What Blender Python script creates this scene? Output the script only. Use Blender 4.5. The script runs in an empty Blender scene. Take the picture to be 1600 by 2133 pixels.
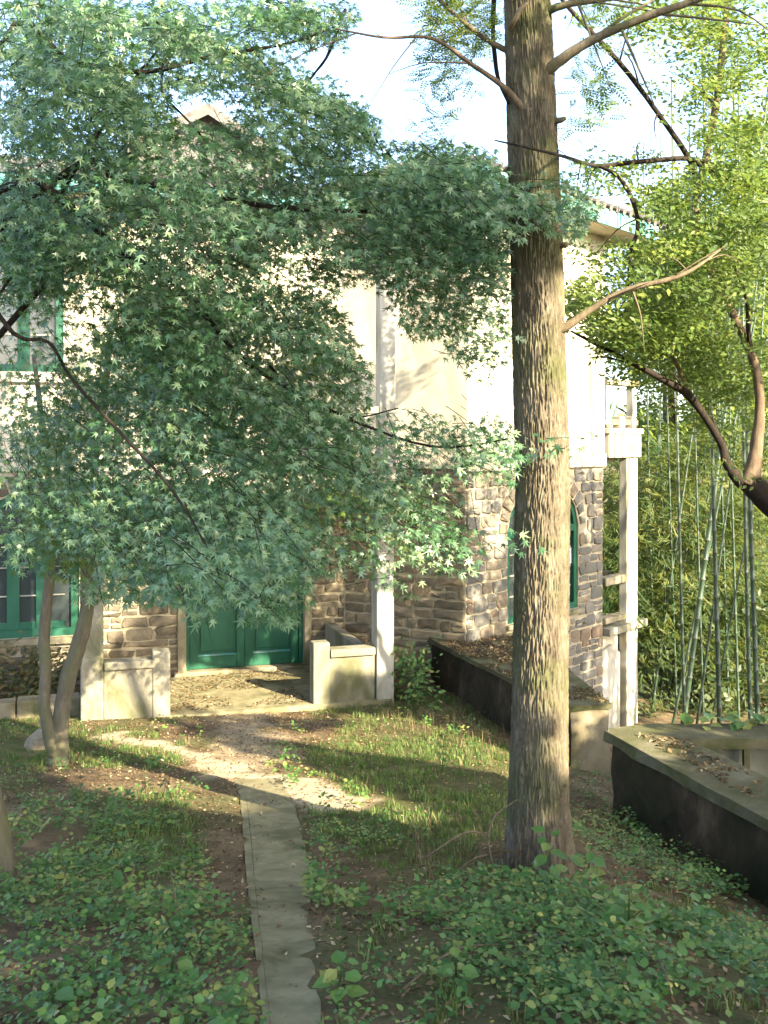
import bpy, math, random
import numpy as np
from mathutils import Vector, Matrix

# ------------------------------------------------------------------ camera, sky, sun
F = 2100.0           # focal length in photograph pixels (1600 x 2133)
HZ = 916.0           # horizon row
CAMZ = 3.4
scene = bpy.context.scene
COL = scene.collection
cam = bpy.data.cameras.new('camera'); camo = bpy.data.objects.new('camera', cam)
COL.objects.link(camo)
camo.location = (0, 0, CAMZ); camo.rotation_euler = (math.pi / 2, 0, 0)
cam.sensor_fit = 'VERTICAL'; cam.sensor_height = 36.0; cam.sensor_width = 27.0
cam.lens = 36.0 * F / 2133.0
cam.shift_y = -(1066.5 - HZ) / 2133.0
cam.clip_start = 0.05; cam.clip_end = 2000
scene.camera = camo

SUN_AZ = math.radians(41.5); SUN_EL = math.radians(27)   # azimuth to the right of straight behind the camera
TO_SUN = np.array([math.sin(SUN_AZ) * math.cos(SUN_EL), -math.cos(SUN_AZ) * math.cos(SUN_EL), math.sin(SUN_EL)])
world = bpy.data.worlds.new('World'); scene.world = world; world.use_nodes = True
wn = world.node_tree.nodes; wl = world.node_tree.links
sky = wn.new('ShaderNodeTexSky'); sky.sky_type = 'NISHITA'; sky.sun_disc = False
sky.sun_elevation = SUN_EL; sky.sun_rotation = math.pi - SUN_AZ
sky.air_density = .85; sky.dust_density = 2.2; sky.ozone_density = 1.0
wn['Background'].inputs['Strength'].default_value = 0.15
wl.new(sky.outputs[0], wn['Background'].inputs['Color'])
sl = bpy.data.lights.new('sun', 'SUN'); sl.energy = 5.0; sl.angle = math.radians(0.5); sl.color = (1.0, 0.86, 0.62)
so = bpy.data.objects.new('sun', sl); COL.objects.link(so); so.location = (12, -12, 14)
so.rotation_euler = Vector((-TO_SUN[0], -TO_SUN[1], -TO_SUN[2])).to_track_quat('-Z', 'Y').to_euler()
vs = scene.view_settings
vs.view_transform = 'Standard'; vs.look = 'None'; vs.gamma = 1.0; vs.exposure = 2.58
try: vs.use_curve_mapping = False
except Exception: pass
scene.cycles.max_bounces = 8; scene.cycles.diffuse_bounces = 4; scene.cycles.transmission_bounces = 4
scene.cycles.use_denoising = True

R = np.random.default_rng(11)
random.seed(5)

# ------------------------------------------------------------------ helpers
def at(px, py, d):
    return np.array([(px - 800.0) / F * d, d, CAMZ - (py - HZ) / F * d])
def pix(P):
    P = np.asarray(P, float); y = np.maximum(P[..., 1], 0.05)
    return 800 + P[..., 0] / y * F, HZ + (CAMZ - P[..., 2]) / y * F
def nrm(v):
    v = np.asarray(v, float); return v / np.maximum(np.linalg.norm(v, axis=-1, keepdims=True), 1e-9)

_perm = np.random.default_rng(3).random((64, 64))
def vnoise(x, y):
    x = np.asarray(x, float); y = np.asarray(y, float)
    xi = np.floor(x).astype(int); yi = np.floor(y).astype(int); fx = x - xi; fy = y - yi
    fx = fx * fx * (3 - 2 * fx); fy = fy * fy * (3 - 2 * fy)
    g = lambda a, b: _perm[a % 64, b % 64]
    return (g(xi, yi) * (1 - fx) + g(xi + 1, yi) * fx) * (1 - fy) + (g(xi, yi + 1) * (1 - fx) + g(xi + 1, yi + 1) * fx) * fy
def fbm(x, y, o=4):
    s = 0; a = .5
    for k in range(o):
        s = s + a * vnoise(x * 2 ** k + 17 * k, y * 2 ** k + 5 * k); a *= .5
    return s

def tag(o, label=None, cat=None, group=None, kind=None):
    if label: o['label'] = label
    if cat: o['category'] = cat
    if group: o['group'] = group
    if kind: o['kind'] = kind
    return o
def adopt(o, parent):
    if parent is not None:
        o.parent = parent
        m = Matrix.Identity(4); p = parent
        while p is not None:
            m = Matrix.Translation(-Vector(p.location)) @ m if p.location.length else m
            p = None
        # every parent used here is unrotated; grandparents cancel because children keep world coordinates
        o.matrix_parent_inverse = world_of(parent).inverted()
    return o
_W = {}
def world_of(o):
    return _W.get(o.name, Matrix.Identity(4))
def empty(name, loc):
    o = bpy.data.objects.new(name, None); COL.objects.link(o); o.location = tuple(loc)
    o.empty_display_size = 0.2
    _W[o.name] = Matrix.Translation(Vector(loc))
    return o
def link(name, me, mat, parent=None):
    o = bpy.data.objects.new(name, me); COL.objects.link(o)
    if mat is not None and not me.materials: me.materials.append(mat)
    adopt(o, parent)
    return o
def mesh(name, v, f, mat, parent=None, smooth=False):
    me = bpy.data.meshes.new(name)
    me.from_pydata([tuple(map(float, p)) for p in v], [], [tuple(map(int, q)) for q in f])
    if smooth: me.polygons.foreach_set('use_smooth', [True] * len(me.polygons))
    me.update()
    return link(name, me, mat, parent)
def trimesh(name, V, T, mat, parent=None, rnd=None, smooth=False):
    V = np.asarray(V, np.float32); T = np.asarray(T, np.int32)
    me = bpy.data.meshes.new(name)
    me.vertices.add(len(V)); me.vertices.foreach_set('co', V.ravel())
    me.loops.add(T.size); me.loops.foreach_set('vertex_index', T.ravel())
    me.polygons.add(len(T)); me.polygons.foreach_set('loop_start', np.arange(0, T.size, T.shape[1], dtype=np.int32))
    if smooth: me.polygons.foreach_set('use_smooth', np.ones(len(T), bool))
    me.update(calc_edges=True)
    if rnd is not None:
        a = me.attributes.new('rnd', 'FLOAT', 'POINT'); a.data.foreach_set('value', np.asarray(rnd, np.float32))
    return link(name, me, mat, parent)

class MB:
    def __init__(s): s.v = []; s.f = []
    def add(s, v, f):
        b = len(s.v); s.v += [tuple(map(float, p)) for p in v]; s.f += [tuple(int(i) + b for i in q) for q in f]; return s
    def hexa(s, p):   # 8 points: bottom 4 (ccw), top 4
        return s.add(p, [(3, 2, 1, 0), (4, 5, 6, 7), (0, 1, 5, 4), (1, 2, 6, 5), (2, 3, 7, 6), (3, 0, 4, 7)])
    def prism(s, poly, z0, z1):
        n = len(poly)
        v = [(p[0], p[1], z0) for p in poly] + [(p[0], p[1], z1) for p in poly]
        f = [tuple(range(n))[::-1], tuple(range(n, 2 * n))] + [(i, (i + 1) % n, n + (i + 1) % n, n + i) for i in range(n)]
        return s.add(v, f)
    def build(s, name, mat, parent=None, smooth=False): return mesh(name, s.v, s.f, mat, parent, smooth)

def bevel(o, w=0.012, seg=2):
    m = o.modifiers.new('bevel', 'BEVEL'); m.width = w; m.segments = seg; m.limit_method = 'ANGLE'
    return o

def tube(pts, rad, sides=8, jit=0.0, cap=True):
    pts = [np.asarray(p, float) for p in pts]; n = len(pts); V = []; Fc = []
    up = np.array([0.13, 0.27, 1.0])
    prev = None
    for i, p in enumerate(pts):
        t = pts[min(i + 1, n - 1)] - pts[max(i - 1, 0)]; t = t / (np.linalg.norm(t) + 1e-9)
        a = np.cross(t, up if prev is None else prev); 
        if np.linalg.norm(a) < 1e-4: a = np.cross(t, [1, 0, 0])
        a = a / np.linalg.norm(a); b = np.cross(t, a); prev = np.cross(a, t) if prev is None else prev
        for k in range(sides):
            th = 2 * math.pi * k / sides
            r = rad[i] * (1 + jit * (random.random() - .5))
            V.append(p + r * (math.cos(th) * a + math.sin(th) * b))
    for i in range(n - 1):
        for k in range(sides):
            k2 = (k + 1) % sides
            Fc.append((i * sides + k, i * sides + k2, (i + 1) * sides + k2, (i + 1) * sides + k))
    if cap:
        Fc.append(tuple(range(sides))[::-1]); Fc.append(tuple((n - 1) * sides + k for k in range(sides)))
    return V, Fc
def smoothpath(pts, rad, m=5):
    P = np.array(pts, float); r = np.array(rad, float); n = len(P); out = []; ro = []
    for i in range(n - 1):
        p0 = P[max(i - 1, 0)]; p1 = P[i]; p2 = P[i + 1]; p3 = P[min(i + 2, n - 1)]
        for k in range(m):
            t = k / m
            out.append(.5 * (2 * p1 + (p2 - p0) * t + (2 * p0 - 5 * p1 + 4 * p2 - p3) * t * t + (3 * p1 - p0 - 3 * p2 + p3) * t ** 3))
            ro.append(r[i] * (1 - t) + r[i + 1] * t)
    out.append(P[-1]); ro.append(r[-1])
    return out, ro

# ------------------------------------------------------------------ materials
def newmat(name):
    m = bpy.data.materials.new(name); m.use_nodes = True
    nt = m.node_tree; b = nt.nodes['Principled BSDF']
    return m, nt, b
def N(nt, t, **kw):
    n = nt.nodes.new(t)
    for k, v in kw.items(): setattr(n, k, v)
    return n
def ramp(nt, fac, stops):
    r = N(nt, 'ShaderNodeValToRGB'); e = r.color_ramp.elements
    while len(e) < len(stops): e.new(0.5)
    for i, (p, c) in enumerate(stops):
        e[i].position = p; e[i].color = (c[0], c[1], c[2], 1)
    nt.links.new(fac, r.inputs[0]); return r.outputs[0]
def noise(nt, scale, detail=6, rough=.6, vec=None, dist=0):
    n = N(nt, 'ShaderNodeTexNoise'); n.inputs['Scale'].default_value = scale; n.inputs['Detail'].default_value = detail
    n.inputs['Roughness'].default_value = rough; n.inputs['Distortion'].default_value = dist
    if vec is not None: nt.links.new(vec, n.inputs['Vector'])
    return n.outputs[0]
def objco(nt, scale=(1, 1, 1)):
    tc = N(nt, 'ShaderNodeTexCoord'); mp = N(nt, 'ShaderNodeMapping'); mp.inputs['Scale'].default_value = scale
    nt.links.new(tc.outputs['Object'], mp.inputs['Vector']); return mp.outputs[0]
def mixc(nt, fac, a, b, mode='MIX'):
    m = N(nt, 'ShaderNodeMix', data_type='RGBA', blend_type=mode)
    if isinstance(fac, (int, float)): m.inputs[0].default_value = fac
    else: nt.links.new(fac, m.inputs[0])
    for s, x in ((6, a), (7, b)):
        if isinstance(x, tuple): m.inputs[s].default_value = (x[0], x[1], x[2], 1)
        else: nt.links.new(x, m.inputs[s])
    return m.outputs[2]
def bump(nt, b, h, dist=.01, strength=.6):
    n = N(nt, 'ShaderNodeBump'); n.inputs['Distance'].default_value = dist; n.inputs['Strength'].default_value = strength
    nt.links.new(h, n.inputs['Height']); nt.links.new(n.outputs[0], b.inputs['Normal'])
def rough_mat(name, stops, scale=4, bscale=30, bdist=.01, rough=.9, spec=.25, vscale=(1, 1, 1), stain=None, stain_scale=1.2):
    m, nt, b = newmat(name); v = objco(nt, vscale)
    c = ramp(nt, noise(nt, scale, 8, .65, v, .3), stops)
    if stain:
        c = mixc(nt, ramp(nt, noise(nt, stain_scale, 5, .6, v, .6), [(.45, (0, 0, 0)), (.66, (1, 1, 1))]), c, stain)
    nt.links.new(c, b.inputs['Base Color']); b.inputs['Roughness'].default_value = rough
    b.inputs['Specular IOR Level'].default_value = spec
    bump(nt, b, noise(nt, bscale, 8, .7, v), bdist)
    return m
def leaf_mat(name, stops, trans=.35, tcol=(.25, .4, .06), rough=.5, spec=.35):
    m, nt, b = newmat(name)
    at_ = N(nt, 'ShaderNodeAttribute'); at_.attribute_name = 'rnd'
    oi = N(nt, 'ShaderNodeObjectInfo')
    ad = N(nt, 'ShaderNodeMath', operation='MULTIPLY_ADD'); ad.inputs[1].default_value = .25
    nt.links.new(oi.outputs['Random'], ad.inputs[0]); nt.links.new(at_.outputs['Fac'], ad.inputs[2])
    c = ramp(nt, ad.outputs[0], stops)
    c = mixc(nt, noise(nt, 9, 3, .5, objco(nt)), c, mixc(nt, .45, c, (.03, .05, .02)))
    nt.links.new(c, b.inputs['Base Color']); b.inputs['Roughness'].default_value = rough
    b.inputs['Specular IOR Level'].default_value = spec
    tr = N(nt, 'ShaderNodeBsdfTranslucent'); nt.links.new(mixc(nt, .5, c, tcol), tr.inputs['Color'])
    mx = N(nt, 'ShaderNodeMixShader'); mx.inputs[0].default_value = trans
    nt.links.new(b.outputs[0], mx.inputs[1]); nt.links.new(tr.outputs[0], mx.inputs[2])
    nt.links.new(mx.outputs[0], nt.nodes['Material Output'].inputs['Surface'])
    return m

M = {}
M['stucco'] = rough_mat('white_stucco', [(.3, (.36, .325, .235)), (.6, (.47, .435, .335))], 2.0, 60, .004, .92, .2, (1, 1, .45), (.28, .255, .19), .9)
M['concrete'] = rough_mat('shaded_porch_concrete', [(.25, (.13, .115, .08)), (.5, (.21, .195, .145)), (.75, (.29, .27, .21))], 3.0, 45, .008, .95, .2, (1, 1, .6), (.1, .1, .05), 1.7)
M['columnpaint'] = rough_mat('limewashed_column', [(.3, (.27, .255, .21)), (.6, (.4, .385, .33))], 3.5, 50, .006, .9, .2, (1, 1, .35), (.19, .18, .12), 2.2)
M['mortar'] = rough_mat('mortar', [(.3, (.26, .225, .15)), (.7, (.38, .33, .23))], 5, 60, .01, .95, .2)
M['darkwall'] = rough_mat('shaded_retaining_wall', [(.3, (.02, .015, .01)), (.52, (.06, .044, .028)), (.72, (.15, .112, .07))], 2.6, 22, .04, .95, .15, (1, 1, .6), (.022, .024, .011), 1.5)  # shade on the left faces put into a dark wall colour
M['ledge'] = rough_mat('mossy_ledge', [(.25, (.06, .056, .03)), (.5, (.105, .097, .056)), (.75, (.165, .15, .1))], 3.0, 30, .015, .95, .15, (1, 1, 1), (.06, .066, .022), 1.8)
M['tanwall'] = rough_mat('weathered_render', [(.25, (.14, .115, .068)), (.5, (.24, .205, .135)), (.75, (.34, .3, .21))], 2.5, 25, .02, .95, .15, (1, 1, .7), (.085, .085, .036), 1.9)
M['basin'] = rough_mat('shaded_grey_render', [(.25, (.09, .09, .07)), (.5, (.15, .152, .12)), (.75, (.2, .2, .165))], 3, 40, .006, .9, .2, (1, 1, .4), (.07, .08, .045), 2.2)  # shade of the basin's inner face put into a darker render colour
M['path'] = rough_mat('worn_concrete_path', [(.25, (.12, .106, .055)), (.5, (.2, .178, .1)), (.75, (.28, .25, .15))], 6, 60, .012, .95, .15, (1, 1, 1), (.1, .095, .045), 2.4)
M['green'] = rough_mat('green_paint', [(.3, (.003, .052, .024)), (.7, (.006, .08, .04))], 4, 30, .003, .5, .35, (1, 1, .3), (.014, .09, .052), 1.5)
M['fascia'] = rough_mat('faded_turquoise_paint', [(.3, (.03, .15, .14)), (.7, (.06, .22, .2))], 5, 30, .003, .7, .3, (1, 1, 1), (.17, .25, .23), 5)
M['rooftile'] = rough_mat('roof_tile', [(.3, (.06, .055, .05)), (.7, (.14, .125, .11))], 6, 40, .008, .85, .2)
M['gablewood'] = rough_mat('weathered_gable', [(.3, (.07, .066, .06)), (.7, (.12, .115, .105))], 4, 30, .004, .85, .2)
M['rock'] = rough_mat('boulder', [(.3, (.12, .1, .065)), (.7, (.25, .21, .15))], 5, 20, .02, .95, .2)
M['iron'] = rough_mat('aged_metal', [(.3, (.03, .03, .03)), (.7, (.07, .065, .06))], 8, 30, .002, .6, .4)
M['paper'] = rough_mat('paper', [(.3, (.75, .76, .78)), (.7, (.82, .82, .82))], 3, 30, .001, .8, .2)
M['ink'] = rough_mat('ink', [(.3, (.05, .07, .12)), (.7, (.07, .09, .14))], 3, 30, .001, .8, .2)
m, nt, b = newmat('window_glass'); b.inputs['Base Color'].default_value = (.035, .045, .045, 1); b.inputs['Roughness'].default_value = .07
b.inputs['Specular IOR Level'].default_value = .6; M['glass'] = m
bump(nt, b, noise(nt, 3, 2, .5, objco(nt)), .004, .3)

def stone_mat(name, stops):
    m, nt, b = newmat(name); v = objco(nt)
    oi = N(nt, 'ShaderNodeObjectInfo'); a_ = N(nt, 'ShaderNodeAttribute'); a_.attribute_name = 'rnd'
    c = ramp(nt, a_.outputs['Fac'], stops)
    c = mixc(nt, ramp(nt, noise(nt, 9, 8, .7, v, .4), [(.35, (0, 0, 0)), (.7, (1, 1, 1))]), c, mixc(nt, .4, c, (.22, .18, .11)))
    c = mixc(nt, ramp(nt, noise(nt, 30, 6, .7, v), [(.4, (0, 0, 0)), (.75, (1, 1, 1))]), c, mixc(nt, .6, c, (.06, .055, .045)))
    nt.links.new(c, b.inputs['Base Color']); b.inputs['Roughness'].default_value = .92; b.inputs['Specular IOR Level'].default_value = .2
    bump(nt, b, noise(nt, 26, 8, .7, v), .018, .7)
    return m
M['stone_grey'] = stone_mat('blue_grey_stone', [(0, (.085, .087, .082)), (.35, (.13, .13, .12)), (.6, (.18, .172, .15)), (.85, (.215, .18, .13)), (1, (.17, .12, .08))])
M['stone_brown'] = stone_mat('brown_stone', [(0, (.06, .05, .037)), (.4, (.12, .1, .072)), (.7, (.175, .148, .105)), (1, (.22, .165, .105))])

def bark_mat(name, stops, moss=None, scale=14):
    m, nt, b = newmat(name); v = objco(nt, (1, 1, .3))
    c = ramp(nt, noise(nt, scale, 9, .7, v, .4), stops)
    if moss:
        c = mixc(nt, ramp(nt, noise(nt, 2.6, 6, .65, objco(nt)), [(.46, (0, 0, 0)), (.64, (.75, .75, .75))]), c, moss)
    nt.links.new(c, b.inputs['Base Color']); b.inputs['Roughness'].default_value = .95; b.inputs['Specular IOR Level'].default_value = .15
    bump(nt, b, noise(nt, scale * 4, 8, .75, v), .008, .8)
    return m
M['bark'] = bark_mat('furrowed_bark', [(.25, (.052, .042, .028)), (.5, (.122, .102, .07)), (.75, (.23, .2, .145))], (.08, .088, .034))
M['bark_thin'] = bark_mat('smooth_brown_bark', [(.25, (.07, .05, .035)), (.5, (.13, .095, .065)), (.75, (.2, .15, .1))], None, 22)
M['bark_maple'] = bark_mat('grey_maple_bark', [(.25, (.07, .06, .045)), (.5, (.13, .11, .08)), (.75, (.2, .175, .13))], (.1, .11, .05), 18)
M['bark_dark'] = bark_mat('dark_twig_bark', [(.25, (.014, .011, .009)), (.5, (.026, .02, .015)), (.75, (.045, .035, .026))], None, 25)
M['bark_right'] = bark_mat('pale_bark', [(.25, (.075, .056, .034)), (.5, (.135, .105, .066)), (.75, (.21, .17, .11))], None, 18)
m, nt, b = newmat('bamboo_culm'); v = objco(nt, (1, 1, .15))
nt.links.new(ramp(nt, noise(nt, 7, 5, .6, v), [(.3, (.016, .036, .018)), (.6, (.034, .06, .034)), (.85, (.07, .085, .055))]), b.inputs['Base Color'])
b.inputs['Roughness'].default_value = .45; M['culm'] = m
M['culm_ring'] = rough_mat('bamboo_node', [(.3, (.06, .075, .055)), (.7, (.12, .13, .1))], 8, 30, .002, .7, .2)

M['maple'] = leaf_mat('maple_leaf', [(0, (.011, .045, .014)), (.35, (.034, .1, .036)), (.7, (.12, .245, .115)), (.92, (.24, .38, .22)), (1.0, (.3, .42, .2))], .3, (.26, .42, .04), .33, .6)
M['maple_back'] = leaf_mat('yellowish_maple_leaf', [(0, (.03, .075, .016)), (.5, (.075, .15, .03)), (1, (.2, .26, .05))], .4, (.34, .44, .04), .5, .3)  # yellower leaf colour of the twin-stem maple
M['feather'] = leaf_mat('pinnate_leaf', [(0, (.04, .085, .015)), (.5, (.09, .15, .028)), (1, (.22, .26, .05))], .4, (.3, .4, .06), .5, .3)
M['bambooleaf'] = leaf_mat('bamboo_leaf', [(0, (.01, .034, .008)), (.5, (.03, .072, .017)), (.85, (.07, .11, .026)), (1, (.16, .17, .045))], .45, (.35, .38, .06), .55, .3)
M['cover'] = leaf_mat('ground_cover_leaf', [(0, (.022, .075, .014)), (.5, (.055, .145, .028)), (.85, (.13, .24, .05)), (1, (.24, .26, .06))], .25, (.24, .35, .05), .45, .4)
M['grass'] = leaf_mat('grass_blade', [(0, (.03, .085, .015)), (.5, (.065, .145, .028)), (.88, (.12, .2, .045)), (1, (.24, .23, .09))], .3, (.3, .35, .06), .6, .25)
M['drygrass'] = leaf_mat('dry_stalk', [(0, (.08, .055, .03)), (.6, (.16, .115, .065)), (1, (.28, .21, .12))], .2, (.4, .3, .15), .8, .1)
M['litter'] = leaf_mat('fallen_leaf', [(0, (.04, .024, .013)), (.4, (.1, .06, .03)), (.75, (.19, .115, .058)), (.95, (.3, .2, .1)), (1, (.48, .37, .22))], .12, (.4, .25, .1), .75, .2)
M['shrub'] = leaf_mat('shrub_leaf', [(0, (.035, .06, .02)), (.5, (.08, .09, .03)), (1, (.2, .13, .05))], .3, (.3, .25, .05), .55, .3)
M['shade_understory'] = leaf_mat('shade_understory_leaf', [(0, (.012, .026, .01)), (.6, (.03, .055, .018)), (1, (.07, .09, .03))], .25, (.2, .28, .05), .5, .3)  # shade at the grove's foot put into a dark leaf colour
M['shade'] = leaf_mat('tree_leaf', [(0, (.03, .07, .025)), (1, (.08, .14, .05))], .25, (.25, .35, .05), .5, .3)

# ------------------------------------------------------------------ terrain
def grid_map(rows, row0=0, step=50, w=1600, h=2133):
    g_ = np.zeros((h // 10 + 1, w // 10 + 1))
    for r, runs in enumerate(rows):
        y0 = (row0 + r * step) // 10; y1 = y0 + step // 10
        for (x0, x1, dn) in runs: g_[y0:y1, int(x0) // 10:int(x1) // 10] = dn
    return g_
def blur(g_):
    p = np.pad(g_, 1, mode='edge'); return (p[:-2, 1:-1] + p[2:, 1:-1] + p[1:-1, :-2] + p[1:-1, 2:] + 4 * p[1:-1, 1:-1]) / 8
def look(g_, px, py, default=0.0):
    i = (np.asarray(py) / 10).astype(int); j = (np.asarray(px) / 10).astype(int)
    ok = (i >= 0) & (i < g_.shape[0]) & (j >= 0) & (j < g_.shape[1])
    return np.where(ok, g_[np.clip(i, 0, g_.shape[0] - 1), np.clip(j, 0, g_.shape[1] - 1)], default)
GRASS = grid_map([[(650,1000,5)], [(0,90,6),(130,340,4),(700,1040,4)], [(0,100,6),(140,380,5),(640,1060,6)], [(0,90,4),(640,1060,8)], [(150,400,4),(650,1060,8)], [(200,430,6),(640,1050,7)],
 [(150,420,5),(740,1000,5)], [(100,400,3),(800,1000,3)], [(640,760,2),(1300,1600,2)], [(700,860,2),(1300,1600,2)], [(700,860,2),(1200,1600,3)], [(900,1600,3)], [(900,1600,3)], [(900,1600,3)]], 1450)
_py = np.array([-60, -15, 0, 3, 4.2, 6, 8, 10, 12, 13, 15, 20, 60, 400.])
_pz = np.array([4.5, 2.6, 1.95, 1.6, 1.33, .87, .55, .25, .02, -.1, -.14, -.3, -1, -3])
def sm(a, b, x):
    t = np.clip((np.asarray(x, float) - a) / (b - a), 0, 1); return t * t * (3 - 2 * t)
def G(x, y):
    x = np.asarray(x, float); y = np.asarray(y, float)
    z = np.interp(y, _py, _pz)
    z = z - .33 * np.clip(x - 1.0, 0, 2.2) * sm(1.5, 5, y) * (1 - sm(9.0, 12, y) * .2)
    # the bank falls away behind the walls on the right
    edge = np.where(y > 10.9, 2.3 - .31 * (y - 10.9), 2.75)
    k = sm(0, 1.3, x - np.maximum(edge, 1.6)) * sm(9.25, 10.4, y)
    z = z * (1 - k) + k * (-1.75 - .03 * np.clip(y - 20, 0, 60))
    z = z + .05 * (fbm(x * .9 + 3, y * .9) - .5) + .035 * (fbm(x * 4, y * 4 + 7, 3) - .5) * sm(0, 1, 13 - y)
    return z
def hit(px, py):
    d = np.linspace(.6, 60, 3000); P = at(px, py, 1.0)
    x = P[0] * d; z = CAMZ + (P[2] - CAMZ) * d
    i = int(np.argmax(z < G(x, d))); return np.array([x[i], d[i], float(G(x[i], d[i]))])

# concrete path: slabs laid along the ground
pl = [(560, 2400), (548, 2133), (533, 1990), (520, 1880), (510, 1780), (504, 1700), (500, 1660), (488, 1622)]
pr = [(700, 2400), (668, 2133), (652, 1990), (648, 1880), (640, 1780), (622, 1700), (608, 1660), (585, 1622)]
Lp = [hit(*p) for p in pl]; Rp = [hit(*p) for p in pr]
proot = empty('path', (Lp[0][0], Lp[0][1], Lp[0][2])); tag(proot, kind='structure')
def respath(P, n):
    P = np.array(P); s = np.r_[0, np.cumsum(np.linalg.norm(np.diff(P, axis=0), axis=1))]; q = np.linspace(0, s[-1], n)
    return np.stack([np.interp(q, s, P[:, k]) for k in range(3)], 1)
nn = 160; La = respath(Lp, nn); Ra = respath(Rp, nn)
Ra = Ra + (fbm(np.arange(nn) * .23, np.arange(nn) * .05 + 3, 4) - .5)[:, None] * np.array([.05, 0, 0])
_o = np.argsort(La[:, 1]); _py_, _pl_, _pr_ = La[_o, 1], La[_o, 0], Ra[_o, 0]
G_raw = G
def G(x, y):
    """terrain with a shallow bed under the path; the soil laps over the slab's edges"""
    x = np.asarray(x, float); y = np.asarray(y, float)
    l = np.interp(y, _py_, _pl_); r = np.interp(y, _py_, _pr_)
    inn = np.minimum(x - l, r - x) + .11 * (fbm(x * 3.3 + 2, y * 3.3, 5) - .56)
    return G_raw(x, y) - .05 * sm(-.01, .05, inn) * (1 - sm(_py_[-1] - .6, _py_[-1], y + .5 * (fbm(x * 3, y * 3, 2) - .5)))
def nonuni(lo, hi, f0, f1, fine, coarse):
    a = list(np.arange(f0, f1 + 1e-6, fine)); s = fine; x = f0
    left = []
    while x > lo: s = min(s * 1.25, coarse); x -= s; left.append(max(x, lo))
    right = []; s = fine; x = f1
    while x < hi: s = min(s * 1.25, coarse); x += s; right.append(min(x, hi))
    return np.array(left[::-1] + a + right)
gx = nonuni(-400, 400, -6, 6, .07, 40); gy = nonuni(-200, 600, 1, 17, .07, 40)
XX, YY = np.meshgrid(gx, gy); ZZ = G(XX, YY)
nx, ny = len(gx), len(gy)
idx = np.arange(nx * ny).reshape(ny, nx)
quads = np.stack([idx[:-1, :-1], idx[:-1, 1:], idx[1:, 1:], idx[1:, :-1]], -1).reshape(-1, 4)
m, nt, b = newmat('woodland_soil'); v = objco(nt)
c = ramp(nt, noise(nt, 2.2, 10, .7, v, .3), [(.28, (.045, .031, .017)), (.45, (.105, .075, .042)), (.6, (.18, .132, .077)), (.78, (.29, .22, .135))])
c = mixc(nt, ramp(nt, noise(nt, .9, 6, .6, v), [(.5, (0, 0, 0)), (.68, (.8, .8, .8))]), c, (.08, .1, .035))
c = mixc(nt, ramp(nt, noise(nt, 42, 5, .7, v), [(.5, (0, 0, 0)), (.72, (1, 1, 1))]), c, mixc(nt, .5, c, (.24, .16, .09)))
am = N(nt, 'ShaderNodeAttribute'); am.attribute_name = 'rnd'
mm_ = N(nt, 'ShaderNodeMath', operation='MULTIPLY'); nt.links.new(am.outputs['Fac'], mm_.inputs[0]); nt.links.new(ramp(nt, noise(nt, 7, 6, .7, v), [(.3, (.2, .2, .2)), (.6, (1, 1, 1))]), mm_.inputs[1])
c = mixc(nt, mm_.outputs[0], c, (.05, .08, .017))
ab_ = N(nt, 'ShaderNodeAttribute'); ab_.attribute_name = 'bare_sunlit'
c = mixc(nt, ab_.outputs['Fac'], c, ramp(nt, noise(nt, 6, 8, .7, v), [(.3, (.33, .26, .16)), (.7, (.56, .46, .31))]))  # sunlit strip painted into the soil as a paler colour
nt.links.new(c, b.inputs['Base Color']); b.inputs['Roughness'].default_value = .97; b.inputs['Specular IOR Level'].default_value = .1
bump(nt, b, noise(nt, 35, 9, .75, v), .03, .8); M['soil'] = m
GP = np.stack([XX.ravel(), YY.ravel(), ZZ.ravel()], 1); _gx, _gy = pix(GP)
def near_line(x, y, pts, w):
    d = np.full(np.shape(x), 99.0)
    for (x0, y0), (x1, y1) in zip(pts[:-1], pts[1:]):
        L2 = (x1 - x0) ** 2 + (y1 - y0) ** 2; t = np.clip(((x - x0) * (x1 - x0) + (y - y0) * (y1 - y0)) / L2, 0, 1); d = np.minimum(d, np.hypot(x - x0 - t * (x1 - x0), y - y0 - t * (y1 - y0)))
    return 1 - sm(w * .55, w * 1.25, d + .7 * (fbm(np.asarray(x) * 2.5, np.asarray(y) * 2.5 + 8, 5) - .45))
SUN_TRACK = [tuple(hit(*q)[:2]) for q in ((700, 1680), (600, 1642), (520, 1612), (420, 1578), (330, 1552), (240, 1535))]  # line of the sunlit strip that gets the paler soil colour
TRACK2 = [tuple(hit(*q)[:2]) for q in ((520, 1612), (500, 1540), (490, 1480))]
bare_sunlit = lambda x, y: np.maximum(near_line(x, y, SUN_TRACK, .3), .45 * near_line(x, y, TRACK2, .42))
moss = np.where(GP[:, 1] > 1, np.clip(look(blur(blur(GRASS)), _gx, _gy, 3) / 7.0, 0, .8), .4)
_br = bare_sunlit(GP[:, 0], GP[:, 1])
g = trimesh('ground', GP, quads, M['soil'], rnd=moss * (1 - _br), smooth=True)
_at = g.data.attributes.new('bare_sunlit', 'FLOAT', 'POINT'); _at.data.foreach_set('value', _br.astype(np.float32))
tag(g, kind='structure')

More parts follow.
